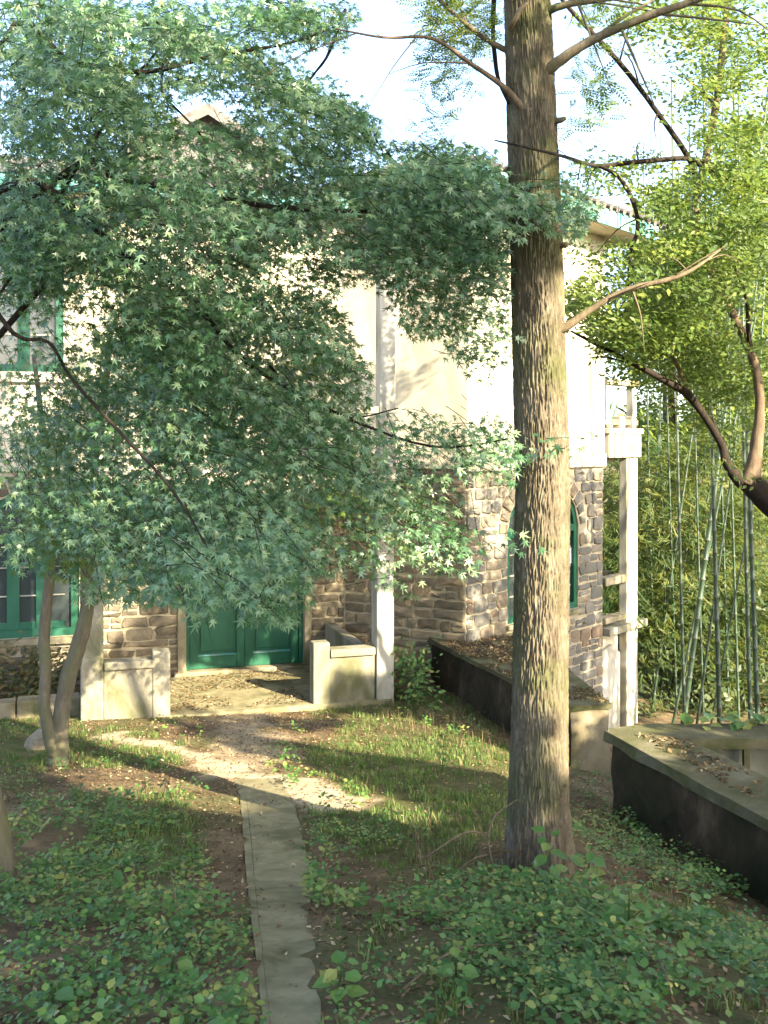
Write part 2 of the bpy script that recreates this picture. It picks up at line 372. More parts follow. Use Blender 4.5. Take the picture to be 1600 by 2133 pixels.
Zs = np.array([float(G_raw((a + b_)[0] / 2, (a + b_)[1] / 2)) for a, b_ in zip(La, Ra)]); Zs = np.convolve(np.pad(Zs, 6, mode='edge'), np.ones(13) / 13, 'valid') - .022
def strip(name, A, B, i0, i1, top, mat, parent, m=8):
    V = []; Fc = []
    for i in range(i0, i1 + 1):
        for k in range(m + 1):
            p = A[i] * (1 - k / m) + B[i] * (k / m)
            V.append((p[0], p[1], Zs[i] + top + .003 * float(vnoise(p[0] * 5, p[1] * 5))))
    n = i1 - i0 + 1; w = m + 1
    for i in range(n - 1):
        for k in range(m): Fc.append((i * w + k, i * w + k + 1, (i + 1) * w + k + 1, (i + 1) * w + k))
    base = len(V)
    bd = [i * w for i in range(n)] + [(n - 1) * w + k for k in range(1, w)] + [i * w + m for i in range(n - 2, -1, -1)] + [k for k in range(m - 1, 0, -1)]
    for j in bd: V.append((V[j][0], V[j][1], V[j][2] - .12))
    q = len(bd)
    for j in range(q): Fc.append((bd[j], base + j, base + (j + 1) % q, bd[(j + 1) % q]))
    return mesh(name, V, Fc, mat, parent)
bands = [(0, 159)]
I1 = La + (Ra - La) * .12; I2 = La + (Ra - La) * .126
for a_, b_ in bands:
    strip('slab', I2, Ra, a_, b_, .016, M['path'], proot)
    strip('kerb_strip', La, I1, a_, b_, .0165, M['path'], proot, 2)

# ------------------------------------------------------------------ the house
F0 = np.array([-2.06, 15.0, 0.0]); UF = np.array([.955, .296, 0]); NF = np.array([.296, -.955, 0]); ZU = np.array([0, 0, 1.0])
C0 = np.array([1.17, 14.45, 0.0]); UW = nrm(np.array([.656, .755, 0])); NW = np.array([UW[1], -UW[0], 0])
A0 = np.array([-.3, 15.25, 0.0]); UL = nrm(C0 - A0); NL = np.array([UL[1], -UL[0], 0])
if NL[1] > 0: NL = -NL
LL = float(np.linalg.norm(C0 - A0)); LW = 3.98
house = empty('stone_house', (-1.0, 17.0, 0.0))
tag(house, 'two-storey rubble-stone and white stucco house with green doors and windows', 'house')

def fr(O, U, Nn):   # local frame -> world
    return lambda u, n, z: O + U * u + Nn * n + ZU * z
fF = fr(F0, UF, NF); fW = fr(C0, UW, NW); fL = fr(A0, UL, NL)
def fbox(f, u0, u1, n0, n1, z0, z1):
    return [f(u0, n0, z0), f(u1, n0, z0), f(u1, n1, z0), f(u0, n1, z0), f(u0, n0, z1), f(u1, n0, z1), f(u1, n1, z1), f(u0, n1, z1)]
def box(name, f, u0, u1, n0, n1, z0, z1, mat, parent, bv=0.0):
    o = MB().hexa(fbox(f, u0, u1, n0, n1, z0, z1)).build(name, mat, parent)
    if bv: bevel(o, bv)
    return o

def wall_face(f, L0, L1, z0, z1, ops, depth=.22, n=0.0):
    mb = MB()
    cuts = {L0, L1}
    for (a, b_, zs, zt, rise) in ops:
        cuts |= {a, b_}
        if rise > 0: cuts |= set(a + (b_ - a) * k / 20 for k in range(1, 20))
    cuts = sorted(cuts)
    def top(op, u):
        a, b_, zs, zt, rise = op
        if rise <= 0: return zt
        q = (u - (a + b_) / 2) / ((b_ - a) / 2); return zt + rise * math.sqrt(max(0, 1 - q * q))
    for u0, u1 in zip(cuts[:-1], cuts[1:]):
        here = sorted([o for o in ops if o[0] <= u0 + 1e-6 and o[1] >= u1 - 1e-6], key=lambda o: o[2])
        lo0 = lo1 = z0
        for op in here:
            mb.add([f(u0, n, lo0), f(u1, n, lo1), f(u1, n, op[2]), f(u0, n, op[2])], [(0, 1, 2, 3)])
            lo0, lo1 = top(op, u0), top(op, u1)
            mb.add([f(u0, n, lo0), f(u1, n, lo1), f(u1, n - depth, lo1), f(u0, n - depth, lo0)], [(0, 1, 2, 3)])
            mb.add([f(u0, n, op[2]), f(u1, n, op[2]), f(u1, n - depth, op[2]), f(u0, n - depth, op[2])], [(3, 2, 1, 0)])
        mb.add([f(u0, n, lo0), f(u1, n, lo1), f(u1, n, z1), f(u0, n, z1)], [(0, 1, 2, 3)])
    for op in ops:
        for u, s in ((op[0], 1), (op[1], -1)):
            mb.add([f(u, n, op[2]), f(u, n - depth, op[2]), f(u, n - depth, op[3]), f(u, n, op[3])], [(0, 1, 2, 3)])
    return mb

STONES = []   # (verts, faces, wall object, material, weight, rnd)
def stone_piece(f, poly, n, th, rng):
    """irregular block: outline poly (u,z), chamfered and slightly domed face"""
    P = np.array(poly); c = P.mean(0); k = len(P)
    P = P + rng.normal(0, .008, P.shape)
    ins = c + (P - c) * (1 - min(.016 / max(.03, np.abs(P - c).min(0).mean() + .05), .3)) 
    ins = P + (c - P) / np.maximum(np.linalg.norm(c - P, axis=1, keepdims=True), 1e-6) * .014
    tilt = rng.normal(0, .035, 2)
    V = [f(p[0], n - .02, p[1]) for p in P]
    V += [f(p[0], n + th * .55, p[1]) for p in P]
    V += [f(p[0], n + th + float((p - c) @ tilt), p[1]) for p in ins]
    V.append(f(c[0] + rng.normal(0, .01), n + th + abs(rng.normal(.008, .006)), c[1] + rng.normal(0, .01)))
    Fc = []
    for i in range(k):
        j = (i + 1) % k
        Fc += [(i, j, k + j, k + i), (k + i, k + j, 2 * k + j, 2 * k + i), (2 * k + i, 2 * k + j, 3 * k)]
    return V, Fc
def roundrect(u0, u1, z0, z1, rng):
    w, h = u1 - u0, z1 - z0; r = min(w, h) * .22
    pts = []
    for (cu, cz, s, t) in ((u0, z0, 1, 1), (u1, z0, -1, 1), (u1, z1, -1, -1), (u0, z1, 1, -1)):
        a = r * rng.uniform(.35, 1.3); b_ = r * rng.uniform(.35, 1.3)
        two = [(cu + s * a, cz), (cu, cz + t * b_)]
        # ccw order around the rectangle
        pts.append(two)
    (bl, br, tr, tl) = pts
    out = [bl[1], bl[0], br[0], br[1], tr[1], tr[0], tl[0], tl[1]]
    if w > h * 1.8: out.insert(2, ((u0 + u1) / 2 + rng.normal(0, w * .1), z0 + rng.normal(.003, .008))); out.insert(7, ((u0 + u1) / 2 + rng.normal(0, w * .1), z1 + rng.normal(-.003, .008)))
    return out
def lay(f, L0, L1, z0, z1, ops, wallobj, mat, seed, hr, wr, weight, joint=.022, n=0.0, ring=.27, quoin=None):
    rng = np.random.default_rng(seed)
    z = z0; row = 0
    while z < z1 - .05:
        h = rng.uniform(*hr)
        if z + h > z1 - .07: h = z1 - z
        spans = [(L0, L1)]
        for (a, b_, zs, zt, rise) in ops:
            lo, hi = a, b_
            if rise > 0:
                if z + h < zs: continue
                zz = max(z, zs)
                rr = (b_ - a) / 2; cu = (a + b_) / 2
                if z + h > zt:   # arch zone: keep clear of the voussoirs
                    q = max(0.0, min(1.0, (max(z, zt) - zt) / (rise + ring)))
                    hw = (rr + ring) * math.sqrt(max(0, 1 - q * q)) if q < 1 else 0
                    if z > zt + rise + ring: continue
                    hw = max(hw, 0)
                    lo, hi = cu - hw, cu + hw
            else:
                if z + h < zs or z > zt: continue
            new = []
            for s in spans:
                if hi <= s[0] or lo >= s[1]: new.append(s)
                else:
                    if lo - s[0] > .04: new.append((s[0], lo))
                    if s[1] - hi > .04: new.append((hi, s[1]))
            spans = new
        for s in spans:
            u = s[0]
            while u < s[1] - .02:
                w = rng.uniform(*wr) * (1.5 if h < hr[0] * 1.25 else 1)
                if s[1] - (u + w) < wr[0] * .8: w = s[1] - u
                w = min(w, s[1] - u)
                g = joint / 2 * rng.uniform(.7, 1.5)
                cells = [(u, u + w, z, z + h)]
                if h > hr[0] * 1.45 and rng.random() < .4 and w < wr[1]:
                    mm = z + h * rng.uniform(.4, .6); cells = [(u, u + w, z, mm), (u, u + w, mm, z + h)]
                for (ua, ub, za, zb) in cells:
                    if ub - ua < .05 or zb - za < .05: continue
                    dz = rng.normal(0, .006)
                    poly = roundrect(ua + g, ub - g, za + g + dz, zb - g + dz, rng)
                    V, Fc = stone_piece(f, poly, n, rng.uniform(.012, .034), rng)
                    STONES.append((V, Fc, wallobj, mat, weight((ua + ub) / 2, (za + zb) / 2), rng.random()))
                u += w
        z += h; row += 1
    for (a, b_, zs, zt, rise) in ops:     # voussoirs round an arch
        if rise <= 0: continue
        rr = (b_ - a) / 2; cu = (a + b_) / 2; k = 15
        for i in range(k):
            t0, t1 = math.pi * i / k + .02, math.pi * (i + 1) / k - .02
            ext = ring * rng.uniform(.75, 1.0)
            poly = [(cu - (rr + .03) * math.cos(t0), zt + (rise + .03) * math.sin(t0)), (cu - (rr + .03) * math.cos(t1), zt + (rise + .03) * math.sin(t1)),
                    (cu - (rr + ext) * math.cos(t1), zt + (rise + ext) * math.sin(t1)), (cu - (rr + ext) * math.cos(t0), zt + (rise + ext) * math.sin(t0))][::-1]
            V, Fc = stone_piece(f, poly, n, rng.uniform(.018, .035), rng)
            STONES.append((V, Fc, wallobj, mat, weight(poly[0][0], poly[0][1]), rng.random()))

ZS = 3.0; ZT = 6.9      # top of the stone storey, top of the walls
OP_DOOR = (-.872, .879, 0.0, 2.3, 0)
OP_WLOW = (-3.75, -2.37, .63, 2.05, .6)
OP_WUP = (-3.65, -2.58, 4.35, 6.1, 0)
OP_BAL = (-1.5, -.3, 3.06, 5.3, 0)
OP_WING = (1.06, 3.17, .6, 1.98, .72)
w_f = wall_face(fF, -7.5, 2.4, -.5, ZS, [OP_DOOR, OP_WLOW]).build('facade_wall', M['mortar'], house)
w_l = wall_face(fL, -.36, LL, -1.8, ZS, []).build('wing_side_wall', M['mortar'], house)
w_w = wall_face(fW, 0, LW, -1.8, ZS, [OP_WING]).build('wing_front_wall', M['mortar'], house)
su = MB()
for mb_ in (wall_face(fF, -7.5, 2.4, ZS - .04, ZT, [OP_WUP, OP_BAL], .22, .045),): su.add(mb_.v, mb_.f)
su.add(fbox(fF, -7.5, 2.4, 0.001, .0445, ZS - .04, ZS - .03), [(0, 1, 2, 3)])
su.build('upper_facade_wall', M['stucco'], house)
MB().hexa(fbox(fL, -.4, LL + .045, -.1, .045, ZS - .02, ZT)).build('upper_wing_side_wall', M['stucco'], house)
MB().hexa(fbox(fW, .0, LW, -.1, .045, ZS - .02, ZT)).build('upper_wing_wall', M['stucco'], house)
box('floor_band', fW, -.03, LW + .03, -.05, .075, ZS - .06, ZS + .16, M['stucco'], house, .015)
# closed back of the house so that the rooms stay dark
bk = MB()
bk.add([fF(-7.5, 0, -.5), fF(-7.5, -7, -.5), fF(-7.5, -7, ZT), fF(-7.5, 0, ZT)], [(0, 1, 2, 3)])
bk.add([fF(-7.5, -7, -.5), fF(2.4, -7, -.5), fF(2.4, -7, ZT), fF(-7.5, -7, ZT)], [(0, 1, 2, 3)])
bk.add([fW(LW, 0, -1.8), fW(LW, -5, -1.8), fW(LW, -5, ZT), fW(LW, 0, ZT)], [(0, 1, 2, 3)])
bk.add([fW(LW, -5, -1.8), fW(-1, -5, -1.8), fW(-1, -5, ZT), fW(LW, -5, ZT)], [(0, 1, 2, 3)])
bk.add([fF(-7.5, 0, ZT - .1), fF(2.4, 0, ZT - .1), fF(2.4, -7, ZT - .1), fF(-7.5, -7, ZT - .1)], [(0, 1, 2, 3)])
bk.build('rear_wall', M['stucco'], house)

def vis_f(u, z):   # how much of this spot the photograph shows, for choosing which stones stay single
    return (2 if (-2.4 < u < -.85 and z < 1.4) or (.85 < u < 2.1 and z < 1.5) else (.6 if -3.9 < u < -2 and z < .7 else 0))
lay(fF, -4.2, 2.05, -.3, ZS - .06, [(-.98, .98, -.02, 2.45, 0), OP_WLOW], w_f, M['stone_brown'], 4, (.1, .2), (.16, .46), vis_f)
lay(fL, -.34, LL, -.2, ZS - .02, [], w_l, M['stone_brown'], 7, (.12, .21), (.14, .36), lambda u, z: 1.9 if z < 1.65 else 0)
lay(fW, 0, LW, -1.4, ZS - .08, [OP_WING], w_w, M['stone_grey'], 9, (.14, .25), (.17, .4), lambda u, z: (3 if (u < 1.1 and z > .3) or u > 2.9 else (0 if 1.3 < u < 2.7 else 1.5)))
STONES.sort(key=lambda s: -s[4])
rest = {}
for i, (V, Fc, wo, mt, wgt, rn) in enumerate(STONES):
    if i < 300 and wgt > 0:
        me = bpy.data.meshes.new('stone'); me.from_pydata([tuple(map(float, p)) for p in V], [], Fc); me.update()
        a = me.attributes.new('rnd', 'FLOAT', 'POINT'); a.data.foreach_set('value', [rn] * len(V))
        link('stone', me, mt, wo)
    else:
        r_ = rest.setdefault(wo.name, [[], [], [], wo, mt]); b0 = len(r_[0]); r_[0] += V; r_[1] += [tuple(q + b0 for q in fc) for fc in Fc]; r_[2] += [rn] * len(V)
for k, (V, Fc, rn, wo, mt) in rest.items():
    me = bpy.data.meshes.new('stonework'); me.from_pydata([tuple(map(float, p)) for p in V], [], Fc); me.update()
    a = me.attributes.new('rnd', 'FLOAT', 'POINT'); a.data.foreach_set('value', rn)
    tag(link('stonework', me, mt, wo), kind='stuff')

# door: jambs, threshold, two panelled leaves
box('jamb', fF, -1.0, -.885, -.05, .055, -.1, 2.44, M['tanwall'], house, .01)
box('jamb', fF, .885, 1.0, -.05, .055, -.1, 2.44, M['tanwall'], house, .01)
box('lintel', fF, -1.1, 1.1, -.05, .06, 2.445, 2.62, M['tanwall'], house, .01)
box('threshold', fF, -1.05, 1.05, -.2, .1, -.12, .012, M['tanwall'], house, .012)
box('door_frame', fF, -.88, -.82, -.12, -.02, .014, 2.3, M['green'], house, .004)
box('door_frame', fF, .82, .88, -.12, -.02, .014, 2.3, M['green'], house, .004)
for a, b_ in ((-.815, -.004), (.004, .815)):
    d = box('door', fF, a, b_, -.14, -.1, .02, 2.28, M['green'], house)
    for (u0, u1) in ((a, a + .12), (b_ - .12, b_)): box('stile', fF, u0, u1, -.1, -.06, .02, 2.28, M['green'], d, .004)
    for (z0, z1) in ((.02, .2), (.92, 1.06), (2.14, 2.28)): box('rail', fF, a + .121, b_ - .121, -.1, -.062, z0, z1, M['green'], d, .004)
    box('bead', fF, a + .121, b_ - .121, -.1, -.045, .205, .228, M['fascia'], d)
    box('panel', fF, a + .16, b_ - .16, -.1, -.082, .27, .88, M['green'], d, .008)
    box('panel', fF, a + .16, b_ - .16, -.1, -.082, 1.1, 2.1, M['green'], d, .008)
    box('handle', fF, (b_ - .09) if a < 0 else (a + .06), (b_ - .06) if a < 0 else (a + .09), -.06, -.02, .95, 1.08, M['iron'], d)

def window(name, f, op, nx_, zbars, parent, n=-.12, fwid=.075, mull=.07, kick=0.0, label=None):
    a, b_, zs, zt, rise = op; cu = (a + b_) / 2; rr = (b_ - a) / 2
    pane = MB()
    w = empty(name, f(cu, 0, zs)); w.parent = parent; w.matrix_parent_inverse = world_of(parent).inverted()
    def outline(off, nseg=24):
        if rise > 0:
            pts = [(a + off, zs + off), (b_ - off, zs + off)]
            for k in range(nseg + 1):
                t = math.pi * k / nseg; pts.append((cu + (rr - off) * math.cos(t), zt + (rise - off) * math.sin(t)))
            return pts
        return [(a + off, zs + off), (b_ - off, zs + off), (b_ - off, zt - off), (a + off, zt - off)]
    O1, O2 = outline(0.0), outline(fwid); k = len(O1); fm = MB(); V = []
    for (P, nn_) in ((O1, n), (O2, n), (O2, n + .08), (O1, n + .08)): V += [f(u, nn_, z) for u, z in P]
    Fc = []
    for i in range(k):
        j = (i + 1) % k
        for q in range(4): Fc.append((q * k + i, q * k + j, ((q + 1) % 4) * k + j, ((q + 1) % 4) * k + i))
    mesh('frame', V, Fc, M['green'], w)
    us = [a + fwid + (b_ - a - 2 * fwid) * i / nx_ for i in range(nx_ + 1)]
    ztop = zt + (rise * .97 if rise > 0 else -fwid)
    for u in us[1:-1]: box('mullion', f, u - mull / 2, u + mull / 2, n + .005, n + .07, zs + fwid, (zt if rise > 0 else ztop), M['green'], w, .004)
    box('transom', f, a + fwid, b_ - fwid, n + .006, n + .078, zt - .09, zt + .02, M['green'], w, .004) if rise > 0 else None
    for (z0, z1) in zbars: 
        for i in range(nx_): box('glazing_bar', f, us[i] + mull / 2, us[i + 1] - mull / 2, n + .012, n + .05, z0, z1, M['columnpaint'], w)
    zed = [zs + fwid] + [.5 * (z0 + z1) for z0, z1 in zbars if z1 < zt] + [zt]
    for i in range(nx_):
        for z0, z1 in zip(zed[:-1], zed[1:]):
            tl = .004 * random.uniform(-1, 1)
            mesh('pane', [f(us[i], n + .02 + tl, z0), f(us[i + 1], n + .02 - tl, z0), f(us[i + 1], n + .02 - tl, z1), f(us[i], n + .02 + tl, z1)], [(0, 1, 2, 3)], M['glass'], w)
    if rise > 0:
        P = [(u, z) for u, z in outline(fwid)[2:]]
        mesh('arched_pane', [f(u, n + .022, z) for u, z in P], [tuple(range(len(P)))], M['glass'], w)
    if kick: 
        for i in range(nx_): box('kick_panel', f, us[i] + mull / 2, us[i + 1] - mull / 2, n + .024, n + .06, zs + fwid, zs + fwid + kick, M['green'], w, .004)
    return w
window('arched_window', fW, OP_WING, 4, [(.98, 1.0), (1.3, 1.32), (1.62, 1.64)], house, n=-.11, fwid=.1, mull=.1)
window('arched_window', fF, OP_WLOW, 3, [(1.2, 1.215), (1.6, 1.615)], house, fwid=.11, mull=.17, kick=.1)
window('sash_window', fF, OP_WUP, 2, [(4.86, 4.885), (5.4, 5.425)], house, n=-.06, fwid=.1, mull=.16)
window('balcony_door', fF, OP_BAL, 2, [(3.9, 3.93), (4.6, 4.63)], house, n=-.06, fwid=.1, mull=.12, kick=.6)
box('window_sill', fF, -3.8, -2.5, -.04, .13, 4.2, 4.33, M['stucco'], house, .01)
box('window_sill', fF, -3.85, -2.3, -.03, .08, .53, .625, M['tanwall'], house, .01)
box('window_sill', fW, 1.0, 3.23, -.03, .07, .52, .595, M['tanwall'], house, .01)
# paper notice in the wing window
pp = MB().add([fW(2.92, -.075, 1.34), fW(3.06, -.075, 1.34), fW(3.06, -.075, 1.6), fW(2.92, -.075, 1.6)], [(0, 1, 2, 3)]).build('paper_notice', M['paper'], house)
for z0, z1, u0, u1 in ((1.52, 1.55, 2.95, 3.03), (1.42, 1.49, 2.97, 3.02), (1.38, 1.395, 2.95, 3.03)):
    MB().add([fW(u0, -.072, z0), fW(u1, -.072, z0), fW(u1, -.072, z1), fW(u0, -.072, z1)], [(0, 1, 2, 3)]).build('print_mark', M['ink'], pp)

# porch
PN = 2.09
box('porch_floor', fF, -2.3, 1.6, .11, PN + .12, -.4, -.03, M['path'], house, .03)
for (u0, u1, n1, m_) in ((-2.37, -2.1, PN + .1, 'concrete'), (1.38, 1.62, PN + .1, 'columnpaint')):  # left column's shade put into its colour by the darker concrete
    box('porch_column', fF, u0, u1, n1 - .27, n1, -.4, ZS - .3, M[m_], house, .02)
box('porch_wall', fF, -2.099, -1.32, PN - .1, PN + .08, -.4, .58, M['concrete'], house, .015)
box('porch_wall', fF, .53, 1.359, PN - .1, PN + .075, -.4, .56, M['concrete'], house, .015)
box('porch_wall', fF, 1.2, 1.355, .06, PN - .105, -.4, .62, M['concrete'], house, .015)
box('porch_wall', fF, -2.3, -2.12, .06, PN - .2, -.4, .62, M['concrete'], house, .015)
box('coping', fF, -2.098, -1.5, PN - .13, PN + .12, .582, .68, M['concrete'], house, .012)
box('coping', fF, .75, 1.358, PN - .13, PN + .12, .562, .66, M['concrete'], house, .012)
box('newel', fF, -1.52, -1.3, PN - .12, PN + .1, .582 - .9, .78, M['concrete'], house, .02)
box('newel', fF, .52, .745, PN - .12, PN + .095, -.4, .76, M['concrete'], house, .02)
box('balcony_slab', fF, -2.45, 1.7, .05, PN + .14, ZS - .3, ZS - .05, M['stucco'], house, .02)
rl = box('balcony_rail', fF, -2.4, 1.66, PN - .03, PN + .07, 3.75, 3.84, M['stucco'], house, .01)
for i in range(12):
    u = -2.3 + i * .352; box('baluster', fF, u, u + .09, PN - .01, PN + .05, ZS - .049, 3.749, M['columnpaint'], rl, .01)
box('balcony_post', fF, 1.42, 1.64, PN - .1, PN + .1, ZS - .048, 5.6, M['columnpaint'], house, .015)

# veranda on the right of the wing, in line with its front
box('veranda_column', fW, 4.8, 5.22, -.12, .04, -1.8, 3.08, M['columnpaint'], house, .015)
box('veranda_beam', fW, LW + .09, 5.26, -.16, .09, 3.085, 3.5, M['stucco'], house, .012)
box('cross_beam', fW, 4.3, 4.76, -2.6, -.161, 3.0, 3.4, M['tanwall'], house, .012)
box('upper_veranda_floor', fW, LW + .05, 5.3, -3.0, .12, 3.505, 3.6, M['stucco'], house, .01)
box('lower_rail', fW, LW + .05, 5.24, -.06, .04, 3.66, 3.76, M['tanwall'], house, .01)
box('rail_block', fW, 4.5, 4.68, -.08, .07, 3.602, 3.82, M['stucco'], house, .01)
box('rail_block', fW, 4.95, 5.1, -.08, .07, 3.602, 3.82, M['stucco'], house, .01)
box('top_rail', fW, LW + .05, 5.22, -.1, .08, 4.36, 4.46, M['tanwall'], house, .01)
box('rail_post', fW, 5.0, 5.15, -.08, .05, 3.762, 4.358, M['columnpaint'], house, .01)
box('rail_post', fW, LW + .05, LW + .16, -.08, .05, 3.762, 4.358, M['columnpaint'], house, .01)
for (z0, z1) in ((.86, 1.0), (.2, .3)): box('veranda_rail', fW, LW + .02, 4.795, -.15, .06, z0, z1, M['tanwall'], house, .012)
for (z0, z1) in ((.86, 1.0),): box('veranda_side_rail', fW, 4.85, 5.0, -2.6, -.37, z0, z1, M['tanwall'], house, .012)
box('lower_veranda_floor', fW, LW + .02, 5.42, -2.8, .14, .0, .13, M['concrete'], house, .012)
box('veranda_base', fW, LW + .02, 4.755, -2.7, -.12, -1.8, -.003, M['stucco'], house)
bp = MB().add([fW(LW + .06, -.06, -1.8), fW(4.73, -.06, -1.8), fW(4.73, -.06, -.42), fW(4.45, -.06, -.22), fW(LW + .06, -.06, -.3),
               fW(LW + .06, -.118, -1.8), fW(4.73, -.118, -1.8), fW(4.73, -.118, -.42), fW(4.45, -.118, -.22), fW(LW + .06, -.118, -.3)],
              [(0, 1, 2, 3, 4), (9, 8, 7, 6, 5), (0, 5, 6, 1), (1, 6, 7, 2), (2, 7, 8, 3), (3, 8, 9, 4), (4, 9, 5, 0)]).build('base_panel', M['columnpaint'], house)

# roofs
def roof_plane(name, P00, P10, P11, P01, parent, wave=.22, amp=.03, nu=None):
    """pantile sheet: rows of half-round ridges running down the slope"""
    P00, P10, P11, P01 = map(np.asarray, (P00, P10, P11, P01))
    L = np.linalg.norm(P10 - P00); nu = int(L / wave * 6); nv = 14
    nrmv = nrm(np.cross(P10 - P00, P01 - P00)); nrmv = nrmv if nrmv[2] > 0 else -nrmv
    V = []; Q = []
    for j in range(nv + 1):
        for i in range(nu + 1):
            s, t = i / nu, j / nv
            p = (P00 * (1 - s) + P10 * s) * (1 - t) + (P01 * (1 - s) + P11 * s) * t
            V.append(p + nrmv * (amp * abs(math.sin(math.pi * s * L / wave)) + .02 * (1 - (t * 9) % 1)))
    for j in range(nv):
        for i in range(nu): Q.append((j * (nu + 1) + i, j * (nu + 1) + i + 1, (j + 1) * (nu + 1) + i + 1, (j + 1) * (nu + 1) + i))
    return mesh(name, V, Q, M['rooftile'], parent)
ov = .6
e = [fW(-ov, ov, ZT + .25), fW(LW + ov + .25, ov, ZT + .25), fW(LW + ov + .25, -5, ZT + .25), fW(-ov, -5, ZT + .25)]
r1 = fW(1.6, -2.0, ZT + 1.25); r2 = fW(3.2, -2.0, ZT + 1.25)
wr_ = roof_plane('wing_roof', e[0], e[1], r2, r1, house)
roof_plane('hip_slope', e[3], e[0], r1, r1 + np.array([0, 0, .01]), wr_)
roof_plane('hip_slope', e[1], e[2], r2 + np.array([0, 0, .01]), r2, wr_)
roof_plane('rear_slope', e[2], e[3], r1, r2, wr_)
MB().hexa(fbox(fW, -ov, LW + ov + .25, -5, ov - .02, ZT, ZT + .04)).build('soffit', M['stucco'], wr_)
box('fascia', fW, -ov, LW + ov + .25, ov - .018, ov + .02, ZT - .02, ZT + .24, M['fascia'], wr_)
box('fascia', fW, -ov - .03, -ov - .002, -4.5, ov + .02, ZT - .02, ZT + .24, M['fascia'], wr_)
box('fascia', fW, LW + ov + .252, LW + ov + .28, -4.5, ov + .02, ZT - .02, ZT + .24, M['fascia'], wr_)
tv, tf = tube([(0, -.02, 0), (0, .22, .06)], [.06, .06], 8)
tl_me = bpy.data.meshes.new('eave_tile'); tl_me.from_pydata([tuple(p) for p in tv], [], tf); tl_me.materials.append(M['rooftile'])
for i in range(26):
    u = -ov + .1 + i * .225
    p = fW(u, ov + .03, ZT + .275); o = bpy.data.objects.new('eave_tile', tl_me); COL.objects.link(o)
    o.parent = wr_; o.location = tuple(p); o.rotation_euler = (0, 0, math.atan2(-NW[1], -NW[0]) - math.pi / 2)
mr = roof_plane('main_roof', fF(-8, .55, ZT + .05), fF(1.5, .55, ZT + .05), fF(1.0, -3.5, ZT + 1.35), fF(-8, -3.5, ZT + 1.35), house)
roof_plane('rear_slope', fF(-8, -7.5, ZT + .05), fF(1.5, -7.5, ZT + .05), fF(1.0, -3.5, ZT + 1.35), fF(-8, -3.5, ZT + 1.35), mr)
box('fascia', fF, -8, 1.5, .5, .56, ZT - .1, ZT + .06, M['fascia'], mr)
MB().hexa(fbox(fF, -8, 1.5, .04, .5, ZT - .1, ZT - .07)).build('soffit', M['stucco'], mr)
# gable that peeps over the leaves
gp = at(430, 222, 17.0); gf = fr(np.array([gp[0], gp[1], 0]), UF, NF); zp = gp[2]; gw = 1.1; gh = .62
gd = empty('gable_dormer', gf(0, 0, ZT + 1)); gd.parent = house; gd.matrix_parent_inverse = world_of(house).inverted(); _W[gd.name] = Matrix.Translation(Vector(gf(0, 0, ZT + 1)))
MB().add([gf(-gw, 0, ZT + .4), gf(gw, 0, ZT + .4), gf(gw, 0, zp - gh - .12), gf(0, 0, zp - .12), gf(-gw, 0, zp - gh - .12),
          gf(-gw, -2.5, ZT + .4), gf(gw, -2.5, ZT + .4), gf(gw, -2.5, zp - gh - .12), gf(0, -2.5, zp - .12), gf(-gw, -2.5, zp - gh - .12)],
         [(0, 1, 2, 3, 4), (0, 5, 6, 1), (1, 6, 7, 2), (4, 9, 5, 0), (9, 8, 7, 6, 5)]).build('gable_wall', M['gablewood'], gd)
for s in (-1, 1):
    q = [gf(0, .22, zp - .1), gf(s * (gw + .25), .22, zp - gh - .24), gf(s * (gw + .25), -2.5, zp - gh - .24), gf(0, -2.5, zp - .1)]
    MB().hexa(q + [p + np.array([0, 0, .09]) for p in q]).build('roof_slope', M['rooftile'], gd)
    q = [gf(0, .2, zp - .2), gf(s * (gw + .2), .2, zp - gh - .33), gf(s * (gw + .2), .23, zp - gh - .33), gf(0, .23, zp - .2)]
    MB().hexa(q + [p + np.array([0, 0, .1]) for p in q]).build('bargeboard', M['gablewood'], gd)

# ------------------------------------------------------------------ retaining walls
def poly_wall(name, poly, z0, z1, mat, parent, rough=.012, seed=1, nz=6, step=.25):
    """wall body with uneven, worn faces"""
    rng = np.random.default_rng(seed); P = []
    n = len(poly)
    for i in range(n):
        a, b_ = np.array(poly[i], float), np.array(poly[(i + 1) % n], float); k = max(1, int(np.linalg.norm(b_ - a) / step))
        for j in range(k): P.append(a + (b_ - a) * j / k)
    k = len(P); V = []; Q = []
    c = np.mean(P, axis=0)
    for j in range(nz + 1):
        for p in P:
            q = p + rng.normal(0, rough, 2) * (0.25 if j == nz else 1)
            V.append((q[0], q[1], z0 + (z1 - z0) * j / nz + (rng.normal(0, rough * .4))))
    for j in range(nz):
        for i in range(k): Q.append((j * k + i, j * k + (i + 1) % k, (j + 1) * k + (i + 1) % k, (j + 1) * k + i))
    Q.append(tuple(nz * k + i for i in range(k)))
    return mesh(name, V, Q, mat, parent)
